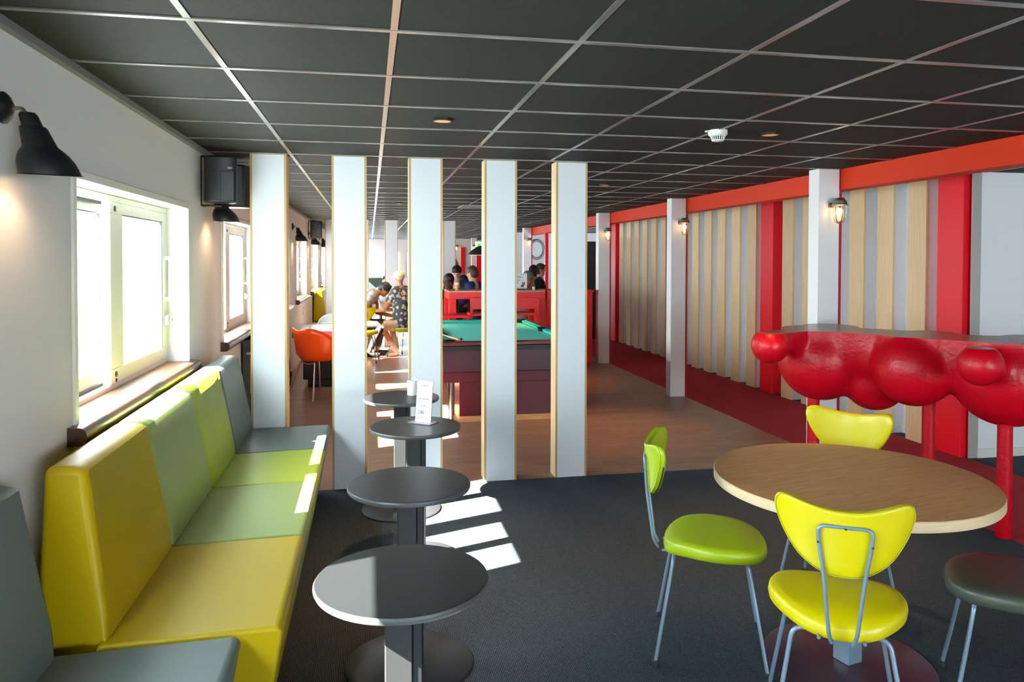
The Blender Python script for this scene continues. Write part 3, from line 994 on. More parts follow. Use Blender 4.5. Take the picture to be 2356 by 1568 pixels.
# ------------------------------------------------------------------ dining chairs
def cushion_surface(outline, thick, warp, nr=7, edge=0.55):
    """A padded shape over a closed outline (list of xy): rings shrink to the centre, both faces bulge; warp(x, y) lifts it."""
    cx = sum(p[0] for p in outline) / len(outline)
    cy = sum(p[1] for p in outline) / len(outline)
    bm = bmesh.new()
    n = len(outline)
    def ring(s, h):
        out = []
        for (x, y) in outline:
            X, Y = cx + (x - cx) * s, cy + (y - cy) * s
            out.append(bm.verts.new(warp(X, Y, h)))
        return out
    rings = []
    prof = []
    for k in range(nr):                                   # lower face from centre to rim
        s = 0.12 + 0.83 * k / (nr - 1)
        prof.append((s, -0.5 * thick * (1 if k < nr - 1 else 0.86)))
    prof += [(0.985, -0.32 * thick), (1.0, -0.02 * thick), (0.985, 0.28 * thick)]
    for k in range(nr - 1, -1, -1):
        s = 0.12 + 0.83 * k / (nr - 1)
        prof.append((s, thick * (0.44 + 0.14 * (1 - s * s))))
    for s, h in prof:
        rings.append(ring(s, h))
    fs = []
    for a, b in zip(rings, rings[1:]):
        for i in range(n):
            j = (i + 1) % n
            fs.append(bm.faces.new((a[i], a[j], b[j], b[i])))
    fs.append(bm.faces.new(rings[0][::-1]))
    fs.append(bm.faces.new(rings[-1]))
    bmesh.ops.recalc_face_normals(bm, faces=fs)
    return bm

def closed_spline(pts, n=6):
    P = [Vector((p[0], p[1], 0)) for p in pts]
    out = []
    m = len(P)
    for i in range(m):
        p0, p1, p2, p3 = P[i - 1], P[i], P[(i + 1) % m], P[(i + 2) % m]
        for k in range(n):
            t = k / n
            q = 0.5 * ((2 * p1) + (p2 - p0) * t + (2 * p0 - 5 * p1 + 4 * p2 - p3) * t * t + (3 * p1 - p0 - 3 * p2 + p3) * t ** 3)
            out.append((q.x, q.y))
    return out

SEAT_OUT = closed_spline([(x * 0.95, y) for x, y in [(0, -0.215), (0.11, -0.198), (0.195, -0.13), (0.238, -0.03), (0.234, 0.07), (0.19, 0.155), (0.11, 0.203), (0, 0.217), (-0.11, 0.203), (-0.19, 0.155), (-0.234, 0.07), (-0.238, -0.03), (-0.195, -0.13), (-0.11, -0.198)]])
BACK_OUT = closed_spline([(x * 0.95, y) for x, y in [(0, -0.115), (0.075, -0.104), (0.145, -0.06), (0.195, 0.01), (0.222, 0.08), (0.217, 0.12), (0.188, 0.131), (0.135, 0.12), (0.07, 0.108), (0, 0.104), (-0.07, 0.108), (-0.135, 0.12), (-0.188, 0.131), (-0.217, 0.12), (-0.222, 0.08), (-0.195, 0.01), (-0.145, -0.06), (-0.075, -0.104)]])
SZ, BZ = 0.468, 0.775

def seat_warp(x, y, h):
    return (x, y + 0.02, SZ + h + 0.010 * (x / 0.23) ** 2 * max(0.0, 1 - max(0.0, y + 0.05) / 0.25) - 0.018 * max(0, (y - 0.06) / 0.16) ** 2 - 0.02 * max(0, (-0.1 - y) / 0.1) ** 2)

def back_warp(x, y, h):
    yy = -0.245 + 1.6 * x * x - 0.10 * (y + 0.1) + h
    return (x, yy, BZ + y)

def chair(x, y, head, label, m, group='padded chairs at the oak table', detail=True, name='dining_chair'):
    """head: direction the chair faces (dx, dy)."""
    rz = math.atan2(head[1], head[0]) - PI / 2
    t = thing(name, label, 'chair', (x, y, 0), rz, group)
    bm = cushion_surface(SEAT_OUT, 0.062, seat_warp)
    obj('seat', bm, M[m], t, 'all')
    bm = cushion_surface(BACK_OUT, 0.034, back_warp)
    bk = obj('backrest', bm, M[m], t, 'all')
    if detail:
        bm = B()
        tube(bm, [Vector(back_warp(px * 0.985, py * 0.985 + 0.0, -0.0135)) for px, py in BACK_OUT], 0.0018, 6, closed=True)
        obj('seam', bm, M['seam'] if m == 'c_yellow' else M[m], bk, True)
    bm = B()
    def bp(px, py, off=-0.027):
        return Vector(back_warp(px, py, off))
    loop = [(-0.032, -0.215, 0.425), (-0.042, -0.237, 0.46), bp(-0.062, -0.10), bp(-0.078, 0.0), bp(-0.082, 0.055), bp(0.082, 0.055), bp(0.078, 0.0), bp(0.062, -0.10), (0.042, -0.237, 0.46), (0.032, -0.215, 0.425)]
    path = fillet(loop, 0.03, 4)
    tube(bm, path, 0.0065, 10)
    obj('back_loop', bm, M['bluegrey'], t, True)
    if detail:
        for px, py in ((-0.08, 0.0), (0.08, 0.0), (0.0, 0.055)):
            q = bp(px, py)
            bm = B(); lathe(bm, [(0.004, 0.0), (0.004, 0.002), (0, 0.003)], 10, mtx=Matrix.Translation(q + Vector((0, -0.0055, 0))) @ Matrix.Rotation(PI / 2, 4, 'X'))
            obj('screw', bm, M['screw'], t, True)
    for s in (-1, 1):                    # front and rear leg frames: two legs and the bar under the seat each
        for (yt, yf) in ((-0.15, -0.222), (0.15, 0.222)):
            bm = B()
            path = fillet([(s * 0.22, yf, 0.012), (s * 0.15, yt, 0.43), (0.0, yt, 0.436)], 0.035, 5)
            tube(bm, path, 0.0078, 10)
            lg = obj('leg', bm, M['bluegrey'], t, True)
            bm = B(); lathe(bm, [(0.011, 0), (0.012, 0.022), (0.0085, 0.026)], 12, (s * 0.22, yf, 0.0))
            obj('foot_cap', bm, M['foot'], lg, True)
    bm = B()
    for s in (-1, 1):
        tube(bm, [(s * 0.07, -0.20, 0.428), (s * 0.07, 0.16, 0.428)], 0.006, 8)
    obj('seat_rail', bm, M['bluegrey'], t, True)
    return t
c_near = chair(1.62, 2.33, (0.5, 0.866), 'bright yellow chair with its back to the camera, in front of the oak table', 'c_yellow')
c_lime = chair(1.446, 2.97, (0.917, -0.40), 'lime green chair seen from the side at the oak table', 'c_lime')
c_rear = chair(2.265, 3.27, (-0.77, -0.64), 'bright yellow chair behind the oak table, only its back showing', 'c_yellow')
c_grey = chair(2.37, 2.33, (-0.8, 0.6), 'dark grey green chair cut off by the right edge of the picture', 'c_grey')
# open zip on the lime chair's backrest
bk = [c for c in c_lime.children if c.name.startswith('backrest')][0]
bm = B()
tube(bm, [Vector(back_warp(px, py, 0.002)) for px, py in BACK_OUT[8:22]], 0.003, 6)
obj('zip', bm, M['zip'], bk, True)

# ------------------------------------------------------------------ the red bulbous bar table
TOP = 1.19
t = thing('bulbous_bar_table', 'big glossy red bar table made of swelling balls on thin legs', 'table', (3.5, 4.3, 0))
bm = B()
for x, y, zz, r in ((3.15, 4.75, 0.97, 0.29), (3.44, 4.56, 0.85, 0.215), (3.455, 4.20, 0.985, 0.252), (3.84, 3.87, 0.975, 0.315), (4.25, 3.55, 1.0, 0.33), (2.63, 4.53, 1.105, 0.127), (3.345, 3.55, 1.095, 0.124)):
    ball(bm, (x, y, zz), r, seg=40)
skirt = [(3.15, 4.76, 0.255), (3.28, 4.62, 0.23), (3.41, 4.47, 0.225), (3.48, 4.30, 0.225), (3.58, 4.15, 0.225), (3.70, 4.02, 0.235), (3.85, 3.88, 0.27), (4.05, 3.72, 0.27), (4.25, 3.55, 0.30)]
for (x, y, r) in skirt:                     # the flank under the top, tying the balls together
    capsule(bm, (x, y, 1.06), (x, y, 1.35), r, r, 36)
for (x, y, zz, r) in ((3.35, 4.93, 1.07, 0.19), (3.74, 4.37, 1.09, 0.15), (4.15, 3.95, 1.06, 0.2)):
    capsule(bm, (x, y, zz), (x, y, 1.35), r, r, 36)
for a, b, r in (((2.63, 4.53, 1.13), (2.95, 4.68, 1.12), 0.085), ((3.345, 3.55, 1.06), (3.66, 3.76, 1.05), 0.08)):
    capsule(bm, a, b, r, r, 28)
for x, y in ((2.76, 4.60), (2.86, 4.645)):
    capsule(bm, (x, y, 1.11), (x, y, 1.35), 0.09, 0.09, 28)
bm = fuse(bm, 0.014, 42, 0.5)
res = bmesh.ops.bisect_plane(bm, geom=bm.verts[:] + bm.edges[:] + bm.faces[:], plane_co=(0, 0, TOP), plane_no=(0, 0, 1), clear_outer=True)
cut = [e for e in res['geom_cut'] if isinstance(e, bmesh.types.BMEdge)]
bt = bmesh.new()
vm = {}
for e in cut:
    for v in e.verts:
        if v not in vm:
            vm[v] = bt.verts.new((v.co.x, v.co.y, TOP))
    try:
        bt.edges.new((vm[e.verts[0]], vm[e.verts[1]]))
    except ValueError:
        pass
bmesh.ops.triangle_fill(bt, edges=bt.edges[:], use_beauty=True)
bmesh.ops.recalc_face_normals(bt, faces=bt.faces[:])
for f in bt.faces:
    if f.normal.z < 0:
        f.normal_flip()
obj('body', bm, M['cloud_red'], t, 'all', world=True)
obj('bar_top', bt, M['cloud_top'], t, world=True)
for x, y, zt in ((3.775, 3.815, 0.76), (3.65, 4.29, 0.85), (3.12, 4.78, 0.78)):
    bm = B(); lathe(bm, [(0.042, 0), (0.044, 0.006), (0.042, 0.3), (0.041, zt - 0.1), (0.047, zt - 0.02), (0.062, zt + 0.03)], 28, (x, y, 0))
    obj('leg', bm, M['cloud_red'], t, True, world=True)

# ------------------------------------------------------------------ pool table
X0, X1, Y0, Y1, PZ = 0.70, 2.19, 7.5, 10.25, 0.835
t = thing('pool_table', 'teal pool table with maroon cabinet behind the partition columns', 'pool table', ((X0 + X1) / 2, (Y0 + Y1) / 2, 0))
rw = 0.12
bm = B(); bx(bm, X0 + rw, X1 - rw, Y0 + rw, Y1 - rw, PZ - 0.08, PZ - 0.045)
obj('cloth', bm, M['cloth'], t, world=True)
pk = [(X0 + rw, Y0 + rw), (X1 - rw, Y0 + rw), (X0 + rw, Y1 - rw), (X1 - rw, Y1 - rw), (X0 + rw - 0.02, (Y0 + Y1) / 2), (X1 - rw + 0.02, (Y0 + Y1) / 2)]
for (a, b, c, d) in ((X0, X1, Y0, Y0 + 0.07), (X0, X1, Y1 - 0.07, Y1), (X0, X0 + 0.07, Y0 + 0.07, Y1 - 0.07), (X1 - 0.07, X1, Y0 + 0.07, Y1 - 0.07)):
    bm = B(); bx(bm, a, b, c, d, PZ - 0.05, PZ)
    obj('rail', bm, M['pool_rail'], t, bevel=0.012, seg=3, world=True)
ymid = (Y0 + Y1) / 2
for (ax, lo, hi, edge, sgn) in (('y', Y0 + 0.2, ymid - 0.08, X0 + 0.07, 1), ('y', ymid + 0.08, Y1 - 0.2, X0 + 0.07, 1), ('y', Y0 + 0.2, ymid - 0.08, X1 - 0.07, -1), ('y', ymid + 0.08, Y1 - 0.2, X1 - 0.07, -1), ('x', X0 + 0.2, X1 - 0.2, Y0 + 0.07, 1), ('x', X0 + 0.2, X1 - 0.2, Y1 - 0.07, -1)):
    bm = B(); prism(bm, [(edge, PZ - 0.002), (edge + sgn * 0.055, PZ - 0.012), (edge + sgn * 0.04, PZ - 0.046), (edge, PZ - 0.046)], ax, lo, hi)
    obj('cushion', bm, M['cushion'], t, world=True)
for (x, y) in pk:
    bm = B(); lathe(bm, [(0.0, PZ - 0.042), (0.058, PZ - 0.04), (0.066, PZ - 0.003), (0.072, PZ + 0.003), (0.0, PZ - 0.035)], 24, (x, y, 0))
    obj('pocket', bm, M['black'], t, True, world=True)
bm = B(); bx(bm, X0 + 0.02, X1 - 0.02, Y0 + 0.02, Y1 - 0.02, PZ - 0.10, PZ - 0.05)
bx(bm, X0 + 0.0, X1, Y0 - 0.004, Y0 + 0.02, PZ - 0.095, PZ - 0.05)
obj('black_band', bm, M['dark_cab'], t, world=True)
bm = B(); bx(bm, X0 + 0.03, X1 - 0.03, Y0 + 0.02, Y1 - 0.02, 0.52, PZ - 0.095)
obj('cabinet', bm, M['pool_maroon'], t, bevel=0.003, seg=1, world=True)
bm = B(); bx(bm, X0 + 0.03, X1 - 0.03, Y0 + 0.03, Y1 - 0.03, 0.41, 0.517)
obj('lower_cabinet', bm, M['pool_red'], t, bevel=0.003, seg=1, world=True)
bm = B(); bx(bm, 0.90, X1 - 0.06, Y0 + 0.04, Y0 + 0.75, 0.06, 0.41)
obj('ball_return_box', bm, M['pool_red'], t, bevel=0.003, seg=1, world=True)
bm = B(); bx(bm, 0.90, X1 - 0.06, Y0 + 0.045, Y0 + 0.74, 0.0, 0.06)
obj('plinth', bm, M['table_oak'], t, world=True)
bm = B(); bx(bm, 1.30, 1.345, Y0 + 0.012, Y0 + 0.02, 0.675, 0.70)
obj('name_plate', bm, M['brass'], t, world=True)
for (x, y) in ((0.82, Y0 + 0.08), (0.82, Y1 - 0.12), (X1 - 0.12, Y1 - 0.12)):
    bm = B(); tube(bm, [(x, y, 0), (x, y, 0.41)], 0.035, 16)
    obj('leg', bm, M['chrome'], t, True, world=True)
for k, (a, b, lb) in enumerate((((0.80, 8.25, PZ - 0.028), (0.93, 7.62, PZ + 0.012), 'wooden pool cue lying on the table, tip towards the camera'), ((0.74, 8.35, PZ + 0.008), (0.90, 7.56, PZ + 0.012), 'second pool cue lying along the left rail'))):
    bm = B(); tube(bm, [Vector(a), Vector(a).lerp(Vector(b), 0.5), Vector(b)], 0.01, 10, radii=[0.006, 0.009, 0.014])
    o = obj('pool_cue', bm, M['oak_dark'] if k == 0 else M['ply'], None, True, loc=b)
    tag(o, lb, 'cue', 'pool cues')
# hanging lamp over the pool table
t = thing('pendant_lamp', 'black dome lamp hanging over the pool table', 'lamp', (1.45, 8.8, CEIL))
bm = B(); lathe(bm, [(0.0, -0.54), (0.05, -0.545), (0.07, -0.56), (0.20, -0.60), (0.265, -0.65), (0.29, -0.69), (0.305, -0.695), (0.285, -0.69), (0.0, -0.57)], 40)
obj('shade', bm, M['black'], t, True)
bm = B(); lathe(bm, [(0.283, -0.6955), (0.283, -0.70), (0.272, -0.70), (0.272, -0.6955)], 40)
obj('rim', bm, M['shade_in'], t, True)
bm = B(); tube(bm, [(0, 0, 0), (0, 0, -0.545)], 0.006, 8)
obj('rod', bm, M['black'], t)
bm = B(); ball(bm, (0, 0, -0.62), 0.03)
obj('bulb', bm, M['bulb'], t, True)
lamp_light('bulb_light', 'SPOT', (0, 0, -0.66), 14, (1.0, 0.8, 0.55), 0.04, t, math.radians(140), blend=0.4)

# ------------------------------------------------------------------ red bar table, counter and stools
t = thing('bar_table', 'tall red bar table with a wooden top behind the pool table', 'table', (1.95, 11.7, 0))
bm = B(); bx(bm, 1.19, 2.70, 11.3, 12.1, 1.165, 1.19)
obj('tabletop', bm, M['bar_top'], t, world=True)
bm = B(); bx(bm, 1.19, 2.70, 11.3, 11.36, 1.06, 1.165); bx(bm, 1.19, 2.70, 12.04, 12.1, 1.06, 1.165); bx(bm, 1.19, 1.25, 11.36, 12.04, 1.06, 1.165); bx(bm, 2.64, 2.70, 11.36, 12.04, 1.06, 1.165)
obj('apron', bm, M['bar_red'], t, world=True)
for x in (1.19, 2.59):
    for y in (11.3, 11.99):
        bm = B(); bx(bm, x, x + 0.11, y, y + 0.11, 0, 1.06)
        obj('leg', bm, M['bar_red'], t, bevel=0.004, seg=1, world=True)
t = thing('counter', 'red panelled counter between the bar table and the third post', 'counter', (3.1, 11.6, 0))
bm = B(); bx(bm, 2.74, 3.48, 11.32, 11.9, 0, 1.16)
obj('body', bm, M['bar_red'], t, bevel=0.004, seg=1, world=True)
bm = B(); bx(bm, 2.73, 3.50, 11.30, 11.92, 1.16, 1.19)
obj('worktop', bm, M['bar_red'], t, world=True)
bm = B(); bx(bm, 3.27, 3.31, 11.31, 11.32, 0.55, 0.62)
obj('lock', bm, M['alu'], t, world=True)

def bar_stool(x, y, rz, label):
    t = thing('bar_stool', label, 'stool', (x, y, 0), rz, 'red bar stools')
    bm = B(); bx(bm, -0.2, 0.2, -0.2, 0.2, 0.83, 0.87)
    obj('seat', bm, M['bar_red'], t, bevel=0.006, seg=1)
    for sx in (-1, 1):
        for sy in (-1, 1):
            bm = B(); bx(bm, sx * 0.18 - 0.022, sx * 0.18 + 0.022, sy * 0.18 - 0.022, sy * 0.18 + 0.022, 0, 0.83)
            obj('leg', bm, M['bar_red'], t)
    bm = B(); bx(bm, -0.2, 0.2, -0.205, -0.17, 0.93, 1.10)
    obj('backrest', bm, M['bar_red'], t, bevel=0.004, seg=1)
    for sx in (-1, 1):
        bm = B(); bx(bm, sx * 0.18 - 0.02, sx * 0.18 + 0.02, -0.2, -0.172, 0.87, 0.94)
        obj('back_post', bm, M['bar_red'], t)
    bm = B(); bx(bm, -0.18, 0.18, 0.165, 0.195, 0.3, 0.33); bx(bm, -0.18, 0.18, -0.195, -0.165, 0.68, 0.72); bx(bm, -0.195, -0.165, -0.18, 0.18, 0.68, 0.72); bx(bm, 0.165, 0.195, -0.18, 0.18, 0.68, 0.72)
    obj('stretcher', bm, M['bar_red'], t)
    return t
bar_stool(1.20, 10.75, -PI / 2, 'red bar stool seen from its side in front of the bar table')
bar_stool(1.66, 11.08, 0.0, 'red bar stool tucked under the bar table, next to the fourth column')
bar_stool(2.28, 11.08, 0.0, 'red bar stool tucked under the bar table, in the gap before the fifth column')
# small things on the bar table
t = thing('menu_board', 'white coffee advert stand on the red bar table', 'menu', (2.345, 11.55, 1.19))
bm = B(); bx(bm, -0.12, 0.12, -0.03, 0.03, 0, 0.02)
obj('foot_plate', bm, M['black'], t)
bm = B(); bx(bm, -0.115, 0.115, -0.006, 0.006, 0.02, 0.26)
obj('card', bm, M['paper'], t)
def on_board(x, z):
    return Matrix.Translation((x, -0.0065, z)) @ Matrix.Rotation(PI / 2, 4, 'X')
text_mesh('ASMEN', 0.018, M['ink_red'], 'heading', t, on_board(0.03, 0.235), 'CENTER', 1.1)
text_mesh('Coffee-', 0.05, M['ink_blue'], 'advert_line', t, on_board(-0.10, 0.185))
text_mesh('to-go', 0.05, M['ink_blue'], 'advert_line', t, on_board(-0.10, 0.14))
text_mesh('2.50', 0.045, M['ink_blue'], 'price', t, on_board(-0.10, 0.095))
bm = B(); prism(bm, [(0.035, 0.06), (0.075, 0.06), (0.085, 0.12), (0.03, 0.12)], 'y', -0.0075, -0.006)
obj('printed_cup', bm, M['skin_tan'], t)
bm = B(); prism(bm, [(0.01, 0.05), (0.06, 0.045), (0.055, 0.075), (0.02, 0.075)], 'y', -0.0085, -0.0075)
obj('printed_beans', bm, M['hair_brown'], t)
bm = B(); bx(bm, -0.1, 0.1, -0.0075, -0.006, 0.038, 0.042)
obj('printed_line', bm, M['ink_red'], t)
t = thing('beer_glass', 'glass of beer with white foam on the red bar table', 'glass', (1.35, 11.6, 1.19))
bm = B(); lathe(bm, [(0.028, 0), (0.036, 0.085), (0, 0.085)], 20)
obj('beer', bm, mat('beer', 'D89A4A', 0.3), t, True)
bm = B(); lathe(bm, [(0.036, 0.085), (0.038, 0.115), (0, 0.118)], 20)
obj('foam', bm, M['paper'], t, True)
bm = B(); lathe(bm, [(0.02, 0), (0.026, 0.05), (0, 0.05)], 16, (2.56, 11.5, 1.19))
tag(obj('cup', bm, M['mug'], None, True, loc=(2.56, 11.5, 1.19)), 'tiny white cup on the red bar table in front of the farthest post', 'cup')

# ------------------------------------------------------------------ game table, tub chairs, cabinet behind the first columns
t = thing('game_table', 'dark game table with a glass top between the first two columns', 'table', (-0.6, 10.3, 0))
bm = B(); bx(bm, -0.86, -0.18, 9.95, 10.6, 0.10, 0.66); bx(bm, -0.80, -0.24, 9.98, 10.55, 0.0, 0.1)
obj('body', bm, M['dark_cab'], t, bevel=0.01, seg=1, world=True)
bm = B(); bx(bm, -0.98, -0.10, 9.80, 10.75, 0.66, 0.745)
obj('frame', bm, M['cab_red'], t, bevel=0.008, seg=1, world=True)
bm = B(); bx(bm, -0.99, -0.09, 9.79, 10.76, 0.765, 0.775)
obj('glass_top', bm, M['clear'], t, world=True)
bm = B(); bx(bm, -0.96, -0.12, 9.83, 10.72, 0.746, 0.75)
obj('play_field', bm, mat('play_field', 'B9BCB8', 0.15), t, world=True)
bm = B(); bx(bm, -0.45, -0.2, 10.0, 10.3, 0.7505, 0.754)
obj('score_screen', bm, M['navy'], t, world=True)
bm = B(); tube(bm, smooth_path([(-1.05, 9.9, 0.6), (-1.0, 9.7, 0.35), (-0.99, 9.55, 0.2), (-0.96, 9.5, 0.28), (-0.98, 9.55, 0.12), (-1.04, 9.75, 0.02)], 5), 0.006, 6)
tag(obj('power_cable', bm, M['cable'], None, True, loc=(-1.0, 9.7, 0.0)), 'loose black cable hanging beside the dark game table', 'cable')

def tub_chair(x, y, rz, m, label):
    t = thing('tub_chair', label, 'chair', (x, y, 0), rz, 'tub chairs at the game table')
    bm = bmesh.new()
    NA, NR = 40, 12
    grid = []
    for i in range(NA):
        a = 2 * PI * i / NA                      # 0 = front (+y)
        back = (1 - math.cos(a)) / 2             # 1 at the back
        side = abs(math.sin(a))
        rim = 0.0 + 0.36 * back ** 1.2 + 0.12 * side
        col = []
        for k in range(NR + 1):
            s = k / NR
            r = 0.225 * min(1, s * 1.7) ** 0.8 + 0.055 * max(0, s - 0.5) * 2
            h = rim * max(0, (s - 0.42) / 0.58) ** 1.25 - 0.02 * (1 - s)
            col.append(bm.verts.new((r * math.sin(a) * 1.08, r * math.cos(a), 0.46 + h)))
        grid.append(col)
    for i in range(NA):
        j = (i + 1) % NA
        for k in range(NR):
            bm.faces.new((grid[i][k], grid[j][k], grid[j][k + 1], grid[i][k + 1]))
    bmesh.ops.remove_doubles(bm, verts=bm.verts, dist=0.0005)
    bmesh.ops.recalc_face_normals(bm, faces=bm.faces)
    s = obj('shell', bm, m, t, 'all')
    so = s.modifiers.new('thick', 'SOLIDIFY')
    so.thickness = 0.012
    for sx in (-1, 1):
        for sy in (-1, 1):
            bm = B(); tube(bm, [(sx * 0.13, sy * 0.13, 0.43), (sx * 0.25, sy * 0.25, 0.0)], 0.011, 10)
            obj('leg', bm, M['chrome'], t, True)
    bm = B()
    for sy in (-1, 1):
        tube(bm, smooth_path([(-0.13, sy * 0.13, 0.43), (0, sy * 0.13, 0.41), (0.13, sy * 0.13, 0.43)], 6), 0.009, 8)
    obj('under_frame', bm, M['chrome'], t, True)
tub_chair(-0.64, 9.28, math.radians(-48), M['orange'], 'glossy orange tub chair on chrome legs in front of the game table')
tub_chair(-0.46, 11.2, math.radians(170), M['chair_white'], 'white tub chair behind the glass-topped game table')
t = thing('cabinet', 'grey cabinet with a pale front panel behind the grey bench end', 'cabinet', (-0.98, 7.2, 0))
bm = B(); bx(bm, -1.12, -0.84, 6.9, 7.6, 0.12, 0.955)
obj('body', bm, M['cab_grey'], t, bevel=0.006, seg=1, world=True)
bm = B(); bx(bm, -1.05, -0.97, 6.888, 6.9, 0.48, 0.80)
obj('front_panel', bm, M['cab_panel'], t, world=True)
bm = B(); bx(bm, -1.08, -0.86, 6.88, 6.9, 0.825, 0.845)
obj('handle_bar', bm, M['alu'], t, world=True)
for (x, y) in ((-1.1, 6.92), (-0.88, 6.92), (-1.1, 7.55), (-0.88, 7.55)):
    bm = B(); bx(bm, x, x + 0.03, y, y + 0.03, 0, 0.12)
    obj('leg', bm, M['cab_grey'], t, world=True)
bm = B(); bx(bm, XL, XL + 0.02, 13.0, 13.25, 0.72, 0.84)
tag(obj('socket', bm, M['socket'], loc=(XL, 13.1, 0.78)), 'pale wall socket below the far window sill', 'socket')
t = thing('bench_unit', 'far yellow bench end under the distant windows', 'bench', (-0.8, 16.2, 0), 0, 'far bench units')
bm = B(); bx(bm, -1.10, -0.55, 15.2, 17.2, 0.05, 0.46)
obj('seat', bm, M['yellow'], t, bevel=0.03, seg=3, world=True)
bm = B(); prism(bm, [(-0.85, 0.40), (-0.93, 1.03), (-1.11, 1.04), (-1.11, 0.1), (-0.85, 0.1)], 'y', 15.2, 17.2)
obj('backrest', bm, M['yellow'], t, bevel=0.03, seg=3, world=True)

# ------------------------------------------------------------------ people
def person(label, parts, head, face, skin, hair='hair_dark', cap=None, loc=None, group=None, nose=True, eyes=False):
    """parts: list of (name, material, [(a, b, ra, rb), ...]); the part called 'body' is skin. head: centre, face: looking direction."""
    base = loc or (head[0], head[1], 0)
    t = thing('person', label, 'person', base, 0, group)
    f = Vector(face).normalized()
    H = Vector(head)
    sidev = f.cross(Vector((0, 0, 1))).normalized()
    upv = sidev.cross(f)
    for name, m, caps in parts:
        bm = B()
        for a, b, ra, rb in caps:
            capsule(bm, a, b, ra, rb)
        if name == 'body':
            ball(bm, H + upv * 0.02, 0.092, (0.88, 0.88, 1.12))
            ball(bm, H + f * 0.018 - upv * 0.055, 0.07, (0.85, 0.85, 1.0))
            if nose:
                capsule(bm, H + f * 0.088 + upv * 0.01, H + f * 0.108 - upv * 0.022, 0.009, 0.014)
            for s in (-1, 1):
                ball(bm, H + sidev * s * 0.084 - f * 0.005, 0.022, (0.6, 0.9, 1.2))
        bm = fuse(bm, 0.011, 5, 0.5)
        o = obj(name, bm, M[m], t, 'all', world=True)
        if name == 'body' and eyes:
            bm = B()
            for s in (-1, 1):
                ball(bm, H + f * 0.082 + sidev * s * 0.03 + upv * 0.006, 0.0075)
            obj('eyes', bm, M['hair_dark'], t, True, world=True)
    bm = B()
    if hair:
        ball(bm, H + upv * 0.042 - f * 0.014, 0.1, (0.93, 0.93, 0.98))
        ball(bm, H - f * 0.045 - upv * 0.005, 0.083, (0.95, 0.95, 1.1))
        ball(bm, H + f * 0.04 + upv * 0.085, 0.05, (1.1, 1.1, 0.6))
        bm = fuse(bm, 0.012, 2)
        obj('hair', bm, M[hair], t, 'all', world=True)
    if cap:
        bm = B()
        ball(bm, H + upv * 0.045, 0.104, (0.97, 0.97, 0.95))
        for s in (-1, 0, 1):
            capsule(bm, H + f * 0.07 + upv * 0.05 + sidev * s * 0.045, H + f * 0.165 + upv * 0.035 + sidev * s * 0.035, 0.012, 0.010)
        bm = fuse(bm, 0.011, 2)
        obj('cap', bm, M[cap], t, 'all', world=True)
    return t

def hand(p, d, curl, skew=(0, 0, 1)):
    """Palm, four fingers and a thumb as capsules; p wrist, d pointing direction."""
    p, d = Vector(p), Vector(d).normalized()
    s = d.cross(Vector(skew)).normalized()
    n = s.cross(d)
    out = [(p, p + d * 0.075, 0.026, 0.034)]
    for k, L in ((-1.5, 0.062), (-0.5, 0.075), (0.5, 0.07), (1.5, 0.055)):
        a = p + d * 0.08 + s * k * 0.02
        b = a + d * L * 0.55 - n * curl * 0.02
        out += [(a, b, 0.0115, 0.0105), (b, b + d * L * 0.4 - n * curl * 0.035, 0.0105, 0.009)]
    a = p + d * 0.025 - s * 0.03
    out += [(a, a + d * 0.035 - s * 0.03, 0.013, 0.0115), (a + d * 0.035 - s * 0.03, a + d * 0.068 - s * 0.034 - n * curl * 0.01, 0.0115, 0.009)]
    return out

